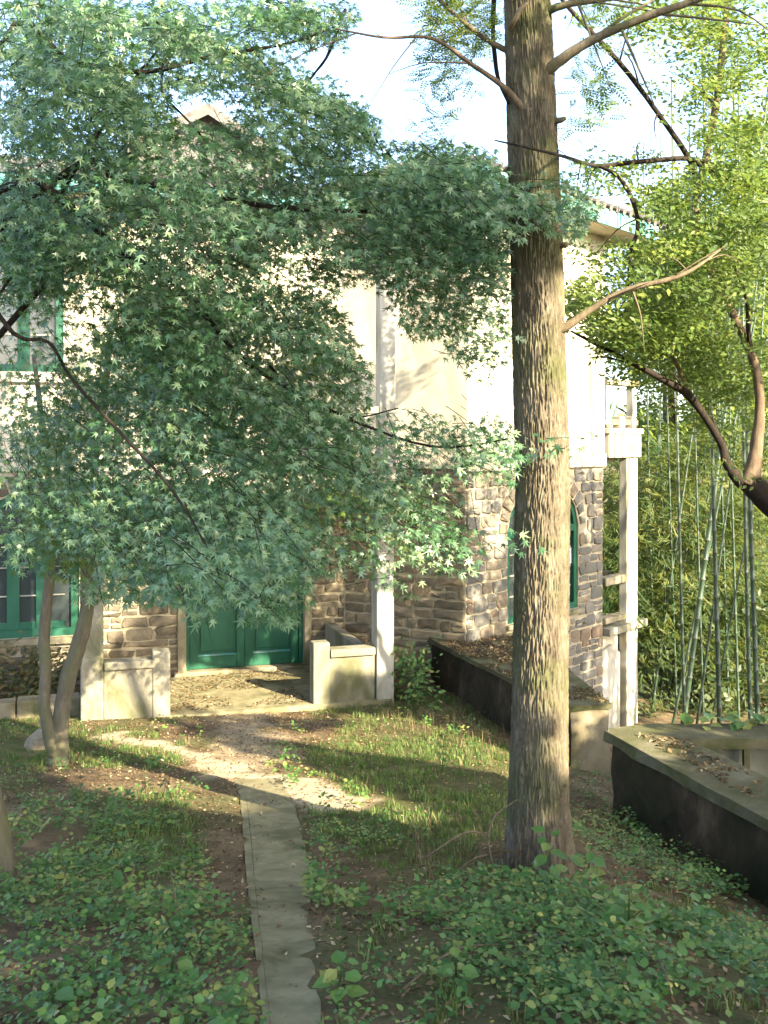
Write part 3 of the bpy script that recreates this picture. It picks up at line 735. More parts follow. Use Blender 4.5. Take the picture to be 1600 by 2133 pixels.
# terrace wall beside the wing
ZA = .51
a_far, a_near = np.array([.605, 14.94]), np.array([2.03, 10.95])
ta = empty('terrace_wall', (2.1, 11.2, -.3)); tag(ta, 'low terrace wall with leaf-strewn top running from the tree to the wing', 'wall')
poly = [a_near, a_near + np.array([.42, .12]), np.array([2.2, 13.2]), np.array([2.12, 15.35]), np.array([1.2, 14.4]), a_far]
poly_wall('wall_body', poly, -2.0, ZA - .06, M['darkwall'], ta, .014, 3)  # body coloured as if in shade, its sunlit end face lighter
poly_wall('pier', [a_near + np.array([-.012, -.03]), a_near + np.array([.44, .09]), a_near + np.array([.3, .5]), a_near + np.array([.02, .02])], -1.0, ZA - .061, M['tanwall'], ta, .012, 4)
cp = [a_near + np.array([-.05, -.05]), a_near + np.array([.46, .08]), np.array([2.26, 13.2]), np.array([2.14, 15.33]), np.array([1.2, 14.38]), a_far + np.array([-.03, -.02])]
poly_wall('ledge', cp, ZA - .058, ZA, M['ledge'], ta, .012, 5, 1)
# parapet B with basin behind
ZB = .79
b_far, b_near = np.array([2.04, 9.0]), np.array([2.75, 6.7])
db = nrm(b_near - b_far); b_end = b_near + db * 2.6
perp = np.array([-db[1], db[0]]); perp = perp if perp[0] > 0 else -perp
tb = empty('basin_wall', (2.4, 8.0, .2)); tag(tb, 'massive dark parapet round a stone basin at the right edge', 'wall')
poly_wall('wall_body', [b_end, b_end + perp * .5, b_far + perp * .5, b_far], -.9, ZB - .09, M['darkwall'], tb, .018, 8, 7)
poly_wall('ledge', [b_end - perp * .05, b_end + perp * .52, b_far + perp * .52 + db * .42, b_far - perp * .05 - db * .06], ZB - .088, ZB, M['ledge'], tb, .014, 9, 1)
c_l = b_far + perp * .52
cd = np.array([1.0, -.02])
poly_wall('rear_wall', [b_far + np.array([.1, .0]), b_far + np.array([3.2, -.12]), b_far + np.array([3.2, .16]), b_far + np.array([.1, .2])], -.9, ZB - .1, M['basin'], tb, .006, 10, 4)
poly_wall('rear_ledge', [b_far + np.array([-.04, -.03]), b_far + np.array([.56, -.16]), b_far + np.array([3.2, -.2]), b_far + np.array([3.2, .26]), b_far + np.array([.5, .3]), b_far + np.array([.0, .16])], ZB - .098, ZB - .006, M['ledge'], tb, .012, 12, 1)
for k in range(3):
    p = b_far + np.array([1.12 + k * .9, -.155]); q = p + np.array([.05, 0])
    MB().prism([p, q, q + np.array([0, .05]), p + np.array([0, .05])], -.3, ZB - .1).build('pilaster', M['ledge'], tb)
poly_wall('basin_floor', [b_end + perp * .5, b_end + perp * 3.5, b_far + np.array([3.2, 0]), b_far + perp * .5], -.9, .1, M['ledge'], tb, .01, 13, 1)
# low kerb below the window at the left
pk = empty('planter_kerb', fF(-4, 1.5, 0)); tag(pk, 'low stone planter kerb under the left ground-floor window', 'kerb')
for i in range(5):
    u0 = -6.2 + i * .77
    box('kerbstone', fF, u0, u0 + .755, 1.45 + .01 * (i % 2), 1.72, -.35, .16 + .012 * ((i * 7) % 3), M['tanwall'], pk, .02)

# ------------------------------------------------------------------ foliage machinery
def axes(tip, normal):
    Z = nrm(normal); X = tip - (tip * Z).sum(-1, keepdims=True) * Z; X = nrm(X); Y = np.cross(Z, X); return X, Y, Z
def cloud(name, tv, tf, pos, tip, normal, scale, mat, parent=None, rnd=None, curl=None):
    tv = np.asarray(tv, float); tf = np.asarray(tf, int); n = len(pos)
    X, Y, Z = axes(tip, normal); s = np.asarray(scale)[:, None, None]
    V = pos[:, None, :] + s * (tv[None, :, 0:1] * X[:, None, :] + tv[None, :, 1:2] * Y[:, None, :] + (1.0 if curl is None else curl[:, None, None]) * tv[None, :, 2:3] * Z[:, None, :])
    T = tf[None] + (np.arange(n) * len(tv))[:, None, None]
    if rnd is None: rnd = R.random(n)
    o = trimesh(name, V.reshape(-1, 3), T.reshape(-1, tf.shape[1]), mat, parent, np.repeat(rnd, len(tv)))
    return tag(o, kind='stuff')

def maple_template():
    c = (.30, 0); tips = [(-102, .5), (-52, .74), (0, .8), (52, .74), (102, .5)]
    pts = [(0.02, -.03)]
    for i, (a, l) in enumerate(tips):
        t = math.radians(a)
        if i: 
            h = math.radians((a + tips[i - 1][0]) / 2); pts.append((c[0] + .15 * math.cos(h), .15 * math.sin(h)))
        for s in (-1, 0, 1):
            if s == 0: pts.append((c[0] + l * math.cos(t), l * math.sin(t)))
            else:
                q = t + s * .19; pts.append((c[0] + l * .5 * math.cos(q), l * .5 * math.sin(q)))
    pts.append((0.02, .03))
    V = [(c[0], 0, .03)] + [(x, y, -.16 * ((x - .3) ** 2 + y * y) / .6) for x, y in pts]
    Fc = [(0, i, i + 1) for i in range(1, len(pts))]
    V += [(-.38, -.012, .05), (-.38, .012, .05), (.05, 0, .0)]; b_ = len(V) - 3; Fc.append((b_, b_ + 2, b_ + 1))
    return V, Fc
MT = maple_template()
OV = ([(0, 0, 0), (.3, -.22, .03), (.62, -.2, .02), (1, 0, -.1), (.62, .2, .02), (.3, .22, .03), (.35, 0, -.02), (.68, 0, -.05)],
      [(0, 1, 6), (1, 2, 7), (1, 7, 6), (2, 3, 7), (3, 4, 7), (4, 5, 6), (4, 6, 7), (5, 0, 6)])
OVW = ([(x, y * 1.55, z) for x, y, z in OV[0]], OV[1])
def pinnate(npair=6, ll=.26, w=.1):
    V = []; Fc = []
    for i in range(npair):
        x = .12 + .85 * i / npair; sz = ll * (1 - .35 * abs(i / npair - .4))
        for s in (-1, 1):
            b_ = len(V); d = nrm(np.array([.55, s * .85, -.12])); o = np.array([x, 0, -.15 * x * x]); sd = np.array([.85, -s * .55, 0]) * w * .5
            V += [o, o + d * sz * .5 - sd, o + d * sz, o + d * sz * .5 + sd]; Fc += [(b_, b_ + 1, b_ + 2), (b_, b_ + 2, b_ + 3)]
    b_ = len(V); V += [(0, -.008, 0), (0, .008, 0), (1, 0, -.15)]; Fc.append((b_, b_ + 2, b_ + 1))
    o = np.array([.95, 0, -.14]); b_ = len(V); V += [o, o + np.array([.12, -.05, 0]), o + np.array([.25, 0, -.03]), o + np.array([.12, .05, 0])]; Fc += [(b_, b_ + 1, b_ + 2), (b_, b_ + 2, b_ + 3)]
    return [tuple(map(float, p)) for p in V], Fc
PIN = pinnate()
def bambootuft():
    V = []; Fc = []; rr = np.random.default_rng(2)
    for i in range(9):
        o = np.array([i / 9, rr.normal(0, .06), -.1 * (i / 9) ** 2]); a = rr.uniform(-1.1, 1.1)
        d = np.array([math.cos(a), math.sin(a), rr.uniform(-.7, .1)]); d = d / np.linalg.norm(d); sd = np.array([-d[1], d[0], 0]) * .045; l = rr.uniform(.4, .7)
        b_ = len(V); V += [o, o + d * l * .4 - sd, o + d * l + np.array([0, 0, -.1]), o + d * l * .4 + sd]; Fc += [(b_, b_ + 1, b_ + 2), (b_, b_ + 2, b_ + 3)]
    return [tuple(map(float, p)) for p in V], Fc
BT = bambootuft()

def draw(g_, n, rng):
    p = g_.ravel() / g_.sum(); k = rng.choice(p.size, n, p=p)
    return (k % g_.shape[1]) * 10 + rng.uniform(0, 10, n), (k // g_.shape[1]) * 10 + rng.uniform(0, 10, n)

# spots that the low sun reaches, as in the photograph: (point, radius)
LIT = []
def lit(px, py, d, r): LIT.append((at(px, py, d), r))
def open_to_sun(P, first=None):
    """True where a leaf does not stand between the sun and one of the sunlit spots"""
    ok = np.ones(len(P), bool)
    for T, r in LIT[:first]:
        w = P - T; al = w @ TO_SUN; pr = np.linalg.norm(w - al[:, None] * TO_SUN, axis=1)
        ok &= ~((al > .6) & (pr < r))
    return ok
for (px_, py_, r_) in ((300, 1548, .2), (360, 1560, .2), (420, 1580, .22), (480, 1600, .2), (540, 1622, .18), (600, 1642, .16), (660, 1662, .14), (710, 1680, .12),
                       (230, 1500, .18), (300, 1500, .1), (200, 1600, .2), (290, 1625, .2), (350, 1640, .16), (430, 1640, .1), (880, 1555, .25), (950, 1560, .25), (1000, 1580, .2), (830, 1510, .14),
                       (640, 1540, .1), (570, 1470, .18), (470, 1440, .25), (420, 1460, .2), (600, 1420, .2), (110, 1520, .16), (700, 1560, .12)):
    h_ = hit(px_, py_); LIT.append((h_, r_ * 1.9 + .14))
for (u, z, r_) in ((.6, 4.8, .8), (1.5, 4.6, .9), (2.5, 4.4, .9), (3.4, 4.3, .9), (1.0, 5.6, .8), (2.0, 5.5, .8), (3.0, 5.3, .8), (3.8, 4.6, .6), (.2, 4.0, .7), (1.3, 3.7, .7), (3.5, 3.5, .6), (2.4, 3.6, .7), (4.9, 3.3, .5), (5.0, 1.4, .25), (5.0, .2, .3), (4.9, -.5, .2), (.25, 2.55, .22), (.2, 1.1, .14), (.25, .65, .14), (3.5, 1.75, .18), (3.3, 2.1, .1), (.75, 1.9, .3), (3.7, .4, .12), (3.4, -.4, .12)):
    LIT.append((fW(u, 0, z), r_))
for (u, z, r_) in ((.9, 5.1, .45), (.4, 4.9, .4), (1.3, 5.6, .4), (1.35, 4.4, .16), (1.1, 4.75, .22), (1.5, 4.2, .12), (1.5, 3.2, .2), (1.7, .75, .12)):
    LIT.append((fL(u, 0, z), r_))
for (x_, y_, r_) in ((1150, 640, .06), (1150, 760, .1), (1150, 830, .12), (1130, 900, .1), (1150, 960, .14), (1150, 1020, .14), (1150, 1080, .13), (1140, 1140, .08), (1160, 1250, .1), (1150, 1310, .1), (1160, 1370, .1), (1130, 1420, .07), (1120, 1000, .1), ):
    lit(x_, y_, 5.85, r_ * 1.5 + .05)
for (x_, y_, d_, r_) in ((800, 1290, 13.3, .12), (800, 1330, 13.3, .12), (800, 1180, 13.3, .1), (730, 1350, 13.2, .14), (670, 1410, 13.2, .14), (745, 1390, 13.2, .1), (235, 1270, 14.3, .2), (240, 1230, 14.3, .2), (235, 1330, 14.3, .14), (300, 1230, 14.4, .12), (330, 1370, 12.6, .1), (1215, 1500, 10.95, .14), (1240, 1470, 11.2, .14), (1200, 1530, 10.95, .08), (190, 1040, 13, .2), (70, 1300, 14.1, .2), (120, 1310, 14.1, .14), (440, 1370, 14.8, .1), (560, 1375, 15, .1), (600, 1380, 15, .1),
                         (700, 640, 15.4, .4), (600, 560, 15.2, .5), (690, 700, 15.4, .4), (220, 640, 14.4, .4), (220, 740, 14.4, .4), (60, 850, 14.1, .4), (250, 590, 14.4, .4), (520, 950, 13.2, .3)):
    lit(x_, y_, d_, r_)


# ------------------------------------------------------------------ big tree in the middle (furrowed trunk)
def big_trunk(name, axis, rad, parent, mat, nth=300, nz=900, plates=62, depth=.014):
    """trunk with deep vertical bark plates as real relief"""
    zc = np.array([p[2] for p in axis]); xc = np.array([p[0] for p in axis]); yc = np.array([p[1] for p in axis]); rc = np.array(rad)
    z = np.linspace(zc[0], zc[-1], nz); th = np.linspace(0, 2 * math.pi, nth, endpoint=False)
    TH, Zg = np.meshgrid(th, z)
    rr = np.interp(Zg, zc, rc)
    u = TH / (2 * math.pi) * plates; v = Zg / .13
    wu = (vnoise(u * .7 % 64, v * .9) - .5) * .9 + (vnoise(u * 2.3, v * 2.1 + 9) - .5) * .6
    wv = (vnoise(u * .8 + 30, v * .6 + 4) - .5) * 1.2
    # keep the seam continuous
    bl = np.clip(np.minimum(TH, 2 * math.pi - TH) / .5, 0, 1); wu *= bl; wv *= bl
    U = u + wu; Vv = v + wv
    rng = np.random.default_rng(21); jx = rng.random((64, 512)) * .8 + .1; jy = rng.random((64, 512)) * .8 + .1
    ui = np.floor(U).astype(int); f1 = np.full(U.shape, 9.0); f2 = np.full(U.shape, 9.0)
    for du in (-1, 0, 1):
        cu_ = ui + du; cm = cu_ % plates; sh = (cm * 37 % 11) / 11.0
        vi = np.floor(Vv + sh).astype(int)
        for dv in (-1, 0, 1):
            cv = vi + dv; cx = cu_ + jx[cm, cv % 512]; cy = cv - sh + jy[cm, cv % 512]
            d = np.hypot((U - cx) * 1.0, (Vv - cy) * .36)
            m_ = d < f1; f2 = np.where(m_, f1, np.minimum(f2, d)); f1 = np.where(m_, d, f1)
    gap = f2 - f1
    hgt = sm(.02, .3, gap)
    hgt = hgt + .35 * (vnoise(u * 5, v * 5) - .5) + .2 * (vnoise(u * 11, v * 9) - .5)
    low = (vnoise(np.cos(TH) * 1.2 + 5, Zg * .8 + np.sin(TH)) - .5) * .05 
    rad_ = rr * (1 + low) + depth * (hgt - .7)
    # root flare
    fl = np.exp(-np.clip(Zg - zc[0] - .25, 0, 9) / .22); rad_ = rad_ + fl * .022 * (1 + .9 * np.cos(5 * TH + .6) * sm(.5, 0, Zg - zc[0] - .1))
    X = np.interp(Zg, zc, xc) + rad_ * np.cos(TH); Y = np.interp(Zg, zc, yc) + rad_ * np.sin(TH)
    idx = np.arange(nz * nth).reshape(nz, nth); nxt = np.roll(idx, -1, axis=1)
    Q = np.stack([idx[:-1], nxt[:-1], nxt[1:], idx[1:]], -1).reshape(-1, 4)
    return trimesh(name, np.stack([X.ravel(), Y.ravel(), Zg.ravel()], 1), Q, mat, parent, smooth=True)
def pathpix(pts): return [at(*p) for p in pts]
bt = empty('furrowed_tree', at(1118, 1800, 5.95)); tag(bt, 'tall straight tree with deeply furrowed bark in front of the house wing', 'tree')
ax = [at(1118, 1850, 5.95), at(1120, 1790, 5.95), at(1122, 1650, 5.95), at(1125, 1400, 5.95), at(1130, 1000, 5.95), at(1122, 700, 5.95), at(1117, 480, 5.95), at(1108, 250, 5.95), at(1098, 0, 5.95), at(1090, -300, 5.95), at(1085, -700, 5.95)]
px2m = 5.95 / F
rd = [66, 64, 61, 57, 55, 53, 52, 50, 47, 43, 34]
big_trunk('trunk', ax, [r * px2m for r in rd], bt, M['bark'])
def limb(name, pts, rpx, d, parent, mat, sides=9, m=6, tw=0):
    P, rr = smoothpath(pts, [r * d / F for r in rpx], m)
    V, Fc = tube(P, rr, sides, .16); o = mesh(name, V, Fc, mat, parent, True)
    if tw:
        r_ = np.random.default_rng(int(abs(P[0][0]) * 1000) % 9999)
        for k in range(tw):
            i = int(len(P) * (.35 + .6 * (k + .5) / tw)); i = min(i, len(P) - 2); dr = nrm(P[i + 1] - P[i]) * .7 + r_.normal(0, .55, 3); dr[1] *= .5; l_ = r_.uniform(.2, .5)
            q = [P[i], P[i] + dr * l_ * .5 + r_.normal(0, .02, 3), P[i] + dr * l_ + np.array([0, 0, -.05])]; v, f = tube(*smoothpath(q, [max(rr[i] * .45, .004), max(rr[i] * .3, .003), .0012], 3), 5); mesh('twig', v, f, mat, parent, True)
    return o
D = 5.95
limb('branch', pathpix([(1120, 178, D), (1150, 140, D - .1), (1225, 88, D - .2), (1330, 42, D - .3), (1450, 0, D - .35), (1600, -60, D - .4)]), [15, 12, 9.5, 8, 7, 5], D, bt, M['bark'], tw=5)
limb('branch', pathpix([(1120, 40, D), (1160, 15, D - .1), (1230, 2, D - .1), (1330, -10, D)]), [10, 8, 6, 4], D, bt, M['bark'], tw=5)
limb('branch', pathpix([(1100, 240, D - .1), (1050, 182, D - .15), (980, 132, D - .2), (900, 80, D - .3), (800, 78, D - .4), (700, 60, D - .4)]), [8, 6, 4.5, 3.5, 2.5, 1.5], D, bt, M['bark_thin'], tw=5)
limb('branch', pathpix([(1070, 112, D), (1030, 92, D), (985, 62, D + .1), (915, 0, D + .2), (850, -60, D + .2)]), [7, 6, 5, 4, 3], D, bt, M['bark_thin'], tw=5)
limb('branch', pathpix([(1150, 690, D - .05), (1180, 680, D - .08), (1230, 646, D - .1), (1300, 606, D - .15), (1400, 580, D - .2), (1448, 558, D - .2), (1500, 520, D - .1)]), [13, 9, 7, 6, 5, 3.5, 2], D, bt, M['bark_right'], tw=5)
limb('broken_stub', pathpix([(1062, 60, D - .14), (1070, 45, D - .18), (1085, 20, D - .2), (1098, 8, D - .16)]), [5, 6, 6, 3], D, bt, M['bark_right'])
limb('broken_stub', pathpix([(1145, 255, D - .05), (1168, 250, D - .08), (1178, 246, D - .08)]), [8, 6, 4], D, bt, M['bark'])
limb('broken_stub', pathpix([(1155, 515, D - .05), (1176, 510, D - .1), (1182, 507, D - .1)]), [7, 6, 4], D, bt, M['bark_right'])
limb('twig', pathpix([(1030, -20, D + .3), (1027, 60, D + .3), (1032, 130, D + .2), (1040, 170, D + .1), (1060, 215, D - .05)]), [6, 5, 5, 4, 4], D, bt, M['bark_dark'])

# ------------------------------------------------------------------ maple that fills the left half
MAPLE = grid_map([
 [(0,360,9),(360,640,8),(640,740,4)],
 [(0,450,9),(450,550,6),(550,680,3),(680,720,2)],
 [(0,270,9),(270,380,7),(380,470,5),(470,560,6),(560,640,2)],
 [(0,270,9),(270,310,6),(310,360,2),(360,480,6),(480,660,6),(660,720,3)],
 [(0,310,9),(310,370,2),(480,760,8)],
 [(0,350,9),(350,500,4),(500,780,9)],
 [(0,280,9),(280,460,5),(460,740,8),(740,800,2),(800,900,5),(900,1000,6),(1000,1050,2)],
 [(0,740,9),(740,1050,8),(1050,1200,4)],
 [(0,1050,9),(1050,1240,8)],
 [(0,650,9),(650,740,3),(740,1050,9),(1050,1210,6)],
 [(0,540,9),(540,650,2),(650,720,5),(720,1050,9)],
 [(0,130,8),(130,180,3),(180,330,6),(330,540,8),(540,640,3),(640,700,7),(700,760,3),(760,1050,8)],
 [(0,120,4),(120,260,2),(260,700,8),(820,1060,8)],
 [(0,130,2),(130,240,2),(240,720,8),(830,1060,7)],
 [(0,130,3),(130,240,6),(240,700,8),(700,740,4),(930,1060,5),(1060,1100,2)],
 [(0,130,3),(130,230,5),(230,760,8),(970,1030,2)],
 [(0,150,6),(150,760,9)],
 [(0,150,7),(150,760,9),(780,860,4),(860,950,2),(960,1080,2)],
 [(0,150,6),(150,650,8),(650,780,9),(780,1080,8),(1080,1240,3)],
 [(0,100,3),(100,400,8),(400,480,3),(480,780,8),(780,960,9),(960,1070,4)],
 [(0,140,4),(140,760,9),(760,970,9)],
 [(0,140,6),(140,620,9),(620,760,8),(760,960,9)],
 [(0,160,7),(160,640,9),(640,1060,8),(1060,1170,2)],
 [(0,150,2),(200,620,9),(620,700,4),(700,900,6),(900,1010,3)],
 [(150,280,3),(280,640,7),(780,890,2)],
 [(390,450,3),(500,610,3)],
 []])
MAPLE[44:58, 46:72] = np.maximum(MAPLE[44:58, 46:72] * 1.5, 5)
MAPLE_S = blur(MAPLE)
_jj, _ii = np.meshgrid(np.arange(161) * 10.0, np.arange(214) * 10.0)
_a = _jj * math.cos(.42) + _ii * math.sin(.42); _b = -_jj * math.sin(.42) + _ii * math.cos(.42)
LAYER = .34 + 1.35 * sm(.36, .6, fbm(_a / 260 + 40, _b / 75 + 40, 3))      # boughs lie in slanting tiers with gaps between
def maple_depth(px, py):
    d = np.full(px.shape, 5.9)
    d -= 1.0 * np.exp(-((px - 100) / 350) ** 2 - ((py - 100) / 350) ** 2)
    d -= 1.7 * np.exp(-((px - 460) / 190) ** 2 - ((py - 1210) / 130) ** 2)
    d -= .5 * np.exp(-((px - 450) / 300) ** 2 - ((py - 450) / 200) ** 2)
    d += .9 * np.exp(-((px - 80) / 120) ** 2 - ((py - 950) / 300) ** 2)
    d -= .5 * np.exp(-((px - 1100) / 110) ** 2 - ((py - 430) / 90) ** 2)
    d -= .8 * np.exp(-((px - 1150) / 150) ** 2 - ((py - 920) / 80) ** 2)
    d -= .6 * np.exp(-((px - 1090) / 100) ** 2 - ((py - 1130) / 60) ** 2)
    return d
hub = np.array([-2.7, 6.0, 4.4])
TW = MB()
def sprays(gmap, n, dfun, dspread, rng, hub, nleaf=9, sc=(.04, .058), reach=.12, lift=.0, twig_p=.3, stray=.12, twigs=TW, nz=.75, nc=.85, droop=-.75):
    px, py = draw(gmap, n, rng); d = dfun(px, py) + dspread(n, rng)
    C = np.stack([(px - 800) / F * d, d, CAMZ - (py - HZ) / F * d], 1)
    t = C - hub; t[:, 2] *= .45; t = nrm(t); t[:, 2] -= .28; t += rng.normal(0, .33, t.shape); t = nrm(t)
    side = nrm(np.cross(t, [0, 0, 1.0]))
    P = []; T = []; Nn = []; S = []; RN = []
    base = rng.uniform(0.0, .8, n)
    for k in range(nleaf):
        s = (k / (nleaf - 1) - .5) * 2 * reach
        sg = 1 if k % 2 else -1
        if k == nleaf - 1: sg = 0
        pos = C + t * s + side * (sg * rng.uniform(.03, .085, (n, 1))) + rng.normal(0, .022, (n, 3))
        pos[:, 2] -= .9 * (s + reach) ** 2
        tip = t * .55 + side * (.8 * sg) + np.array([.12, -.2, droop]) + rng.normal(0, .4, (n, 3))
        no = np.array([.12, -nc, nz + lift]) + rng.normal(0, .55, (n, 3))
        P.append(pos); T.append(tip); Nn.append(no); S.append(rng.uniform(*sc, n) * rng.choice([.7, 1, 1, 1.15], n)); RN.append(np.clip(base + rng.normal(0, .16, n), 0, 1))
    P, T, Nn, S, RN = map(np.concatenate, (P, T, Nn, S, RN))
    qx, qy = pix(P); g_ = look(gmap, qx, qy)
    ok = (g_ > .4) | ((qx < 0) | (qy < 0) | (qx > 1600)) 
    ok &= ~((qx > 1055) & (qx < 1190) & (P[:, 1] > 5.55) & (P[:, 1] < 6.4) & (qy > 1000))
    for i in range(n):
        if rng.random() < twig_p:
            a = C[i] - t[i] * reach * 1.5 + np.array([0, 0, .03]); b_ = C[i]; c_ = C[i] + t[i] * reach; c_[2] -= .03
            a = a + rng.normal(0, .035, 3); V, Fc = tube([a, b_, c_], [.0026, .002, .001], 3, cap=False); twigs.add(V, Fc)
    return P[ok], T[ok], Nn[ok], S[ok], RN[ok]
rm = np.random.default_rng(42)
front = sprays(MAPLE_S ** 1.1 * LAYER, 3600, maple_depth, lambda n, r: r.uniform(-.35, .9, n), rm, hub)
mid = sprays(MAPLE_S ** 1.35, 3100, maple_depth, lambda n, r: r.uniform(.8, 2.2, n), rm, hub, sc=(.044, .062))
TOPM = MAPLE_S.copy(); TOPM[56:] = 0
toplayer = sprays(TOPM * LAYER, 1100, maple_depth, lambda n, r: r.uniform(.3, 2.6, n), rm, hub, sc=(.044, .062))
mid = [np.concatenate(q) for q in zip(mid, toplayer)]; _k = open_to_sun(mid[0], 25); mid = [q[_k] for q in mid]
mt_ = empty('maple_tree', (-2.1, 5.35, 1.02)); tag(mt_, 'large maple with star-shaped leaves leaning in from the left edge', 'tree')
V, Fc = tube(*smoothpath([(-2.06, 5.32, .9), (-2.1, 5.33, 1.3), (-2.28, 5.38, 2.1), (-2.55, 5.5, 3.2), (-2.75, 5.7, 4.4), (-2.7, 5.9, 5.6), (-2.5, 6.0, 7.0)], [.135, .12, .105, .1, .09, .07, .04]), 14, .08)
mesh('trunk', V, Fc, M['bark_maple'], mt_, True)
hubp = [(-2.72, 5.65, 4.1), (-2.75, 5.7, 4.5), (-2.72, 5.8, 5.2), (-2.6, 5.55, 3.4)]
for j, (pts, rp) in enumerate([
    ([(150, 352, 5.6), (245, 372, 5.5), (410, 402, 5.4), (560, 430, 5.5), (760, 440, 5.6), (900, 430, 5.6), (1080, 460, 5.5)], [12, 11, 9, 8, 6, 4, 2]),
    ([(40, 380, 5.6), (140, 425, 5.5), (250, 520, 5.5), (340, 570, 5.5), (430, 660, 5.6), (520, 760, 5.7), (700, 860, 5.8), (900, 930, 5.7), (1080, 910, 5.3)], [12, 12, 11, 10, 8, 6, 5, 4, 2]),
    ([(0, 660, 5.4), (100, 712, 5.4), (150, 790, 5.4), (250, 900, 5.2), (350, 1010, 4.9), (420, 1120, 4.6), (470, 1230, 4.3)], [7, 5, 5, 5, 4, 3, 2]),
    ([(0, 100, 5.2), (150, 130, 5.1), (300, 150, 5.2), (430, 120, 5.4), (600, 90, 5.6), (690, 60, 5.7)], [9, 8, 7, 6, 4, 2]),
    ([(200, 500, 5.8), (300, 700, 6.2), (420, 860, 6.6), (560, 940, 6.9), (760, 1010, 7.0), (930, 1090, 6.7)], [9, 8, 7, 6, 4, 2]),
    ([(560, 760, 5.9), (620, 820, 6.0), (720, 870, 6.0), (830, 850, 5.9)], [5, 4, 3, 2]),
    ([(290, 150, 5.4), (340, 200, 5.4), (400, 260, 5.4), (440, 310, 5.5)], [4, 4, 3, 3]),
    ([(720, 20, 6.2), (700, 70, 6.1), (680, 120, 6.1), (650, 160, 6.2), (600, 230, 6.2)], [6, 6, 5, 4, 3])]):
    P0 = pathpix(pts)
    if pts[0][0] < 300: P0 = [np.array(hubp[min(j, 3)])] + P0; rp = [rp[0] * 1.3] + rp
    P0 = [p * 1.0 + nrm(p - np.array([0, 0, CAMZ])) * .45 for p in P0]
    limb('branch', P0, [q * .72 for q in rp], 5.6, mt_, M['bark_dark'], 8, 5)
P, T, Nn, S, RN = [np.concatenate(q) for q in zip(front, mid)]
dist = np.linalg.norm(P - np.array([0, 0, CAMZ]), axis=1) - S * 4
qx, qy = pix(P); vis = (qx > 20) & (qx < 1580) & (qy > 20)
big = np.argsort(np.where(vis, dist, 1e9))[:300]
msk = np.ones(len(P), bool); msk[big] = False
cloud('crown', MT[0], MT[1], P[msk], T[msk], Nn[msk], S[msk], M['maple'], mt_, RN[msk], np.random.default_rng(1).uniform(-.6, 1.9, int(msk.sum())))
lm = []
for q in range(4):
    me = bpy.data.meshes.new('leaf'); me.from_pydata([(x_, y_, z_ * (-.4, .6, 1.2, 2)[q]) for x_, y_, z_ in MT[0]], [], MT[1]); me.materials.append(M['maple'])
    a = me.attributes.new('rnd', 'FLOAT', 'POINT'); a.data.foreach_set('value', [.15 + .2 * q] * len(MT[0])); lm.append(me)
Xa, Ya, Za = axes(T, Nn)
inv = world_of(mt_).inverted()
for i in big:
    o = bpy.data.objects.new('leaf', lm[i % 4]); COL.objects.link(o); o.parent = mt_; o.matrix_parent_inverse = inv
    s = S[i]; mm = Matrix(((Xa[i][0] * s, Ya[i][0] * s, Za[i][0] * s, P[i][0]), (Xa[i][1] * s, Ya[i][1] * s, Za[i][1] * s, P[i][1]), (Xa[i][2] * s, Ya[i][2] * s, Za[i][2] * s, P[i][2]), (0, 0, 0, 1)))
    o.matrix_basis = mm
tag(TW.build('twigs', M['bark_dark'], mt_), kind='stuff')

# small double-stemmed maple in front of the porch
sb = hit(118, 1592)
ds = sb[1]
st = empty('twin_stem_maple', sb); tag(st, 'slender maple with two forked stems near the porch, rock at its foot', 'tree')
limb('stem', [at(118, 1600, ds), at(122, 1560, ds), at(128, 1490, ds), at(140, 1420, ds), at(165, 1340, ds), at(182, 1260, ds), at(183, 1150, ds + .1), at(190, 1000, ds + .1), at(215, 850, ds), at(230, 700, ds)], [24, 20, 17, 17, 16, 14, 12, 10, 8, 5], ds, st, M['bark_maple'], 12)
limb('stem', [at(113, 1570, ds - .02), at(104, 1530, ds - .06), at(92, 1470, ds - .05), at(96, 1400, ds - .05), at(92, 1330, ds), at(98, 1250, ds), at(108, 1150, ds), at(105, 1040, ds), at(90, 900, ds), at(70, 740, ds)], [15, 14, 12, 12, 12, 11, 9, 8, 7, 4], ds, st, M['bark_maple'], 12)
for pts in ([(108, 1120, ds), (150, 1040, ds - .2), (240, 930, ds - .4), (340, 850, ds - .4)], [(183, 1140, ds), (240, 1040, ds), (330, 960, ds), (480, 905, ds + .2)], [(105, 1050, ds), (85, 1010, ds), (82, 960, ds), (60, 900, ds)], [(107, 1080, ds), (118, 1000, ds), (122, 960, ds)]):
    limb('branch', pathpix(pts), [6, 5, 4, 2][:len(pts)], ds, st, M['bark_right'], 7)
SMALL = grid_map([
 [(0,120,2),(260,560,5),(560,700,5)], [(0,130,1),(240,680,5)], [(200,680,6)], [(130,700,7)], [(130,720,7)],
 [(60,740,7)], [(60,460,5),(460,560,2),(560,760,5)], [(60,400,4),(480,760,6)], [(40,760,6),(760,900,5)], [(20,760,6),(760,900,6)], [(60,640,5),(640,860,6)], [(100,280,4)]], 600)
tw2 = MB()
back = sprays(blur(SMALL), 900, lambda x, y: np.full(x.shape, 8.4), lambda n, r: r.uniform(-.6, 1.3, n), rm, np.array([-3.0, 9.6, 3.4]), sc=(.055, .078), twigs=tw2, twig_p=.4, reach=.2)
_k = open_to_sun(back[0], 25); back = [q[_k] for q in back]
cloud('crown', MT[0], MT[1], *back[:4], M['maple_back'], st, back[4], np.random.default_rng(2).uniform(-.6, 1.9, len(back[0])))
tag(tw2.build('twigs', M['bark_thin'], st), kind='stuff')

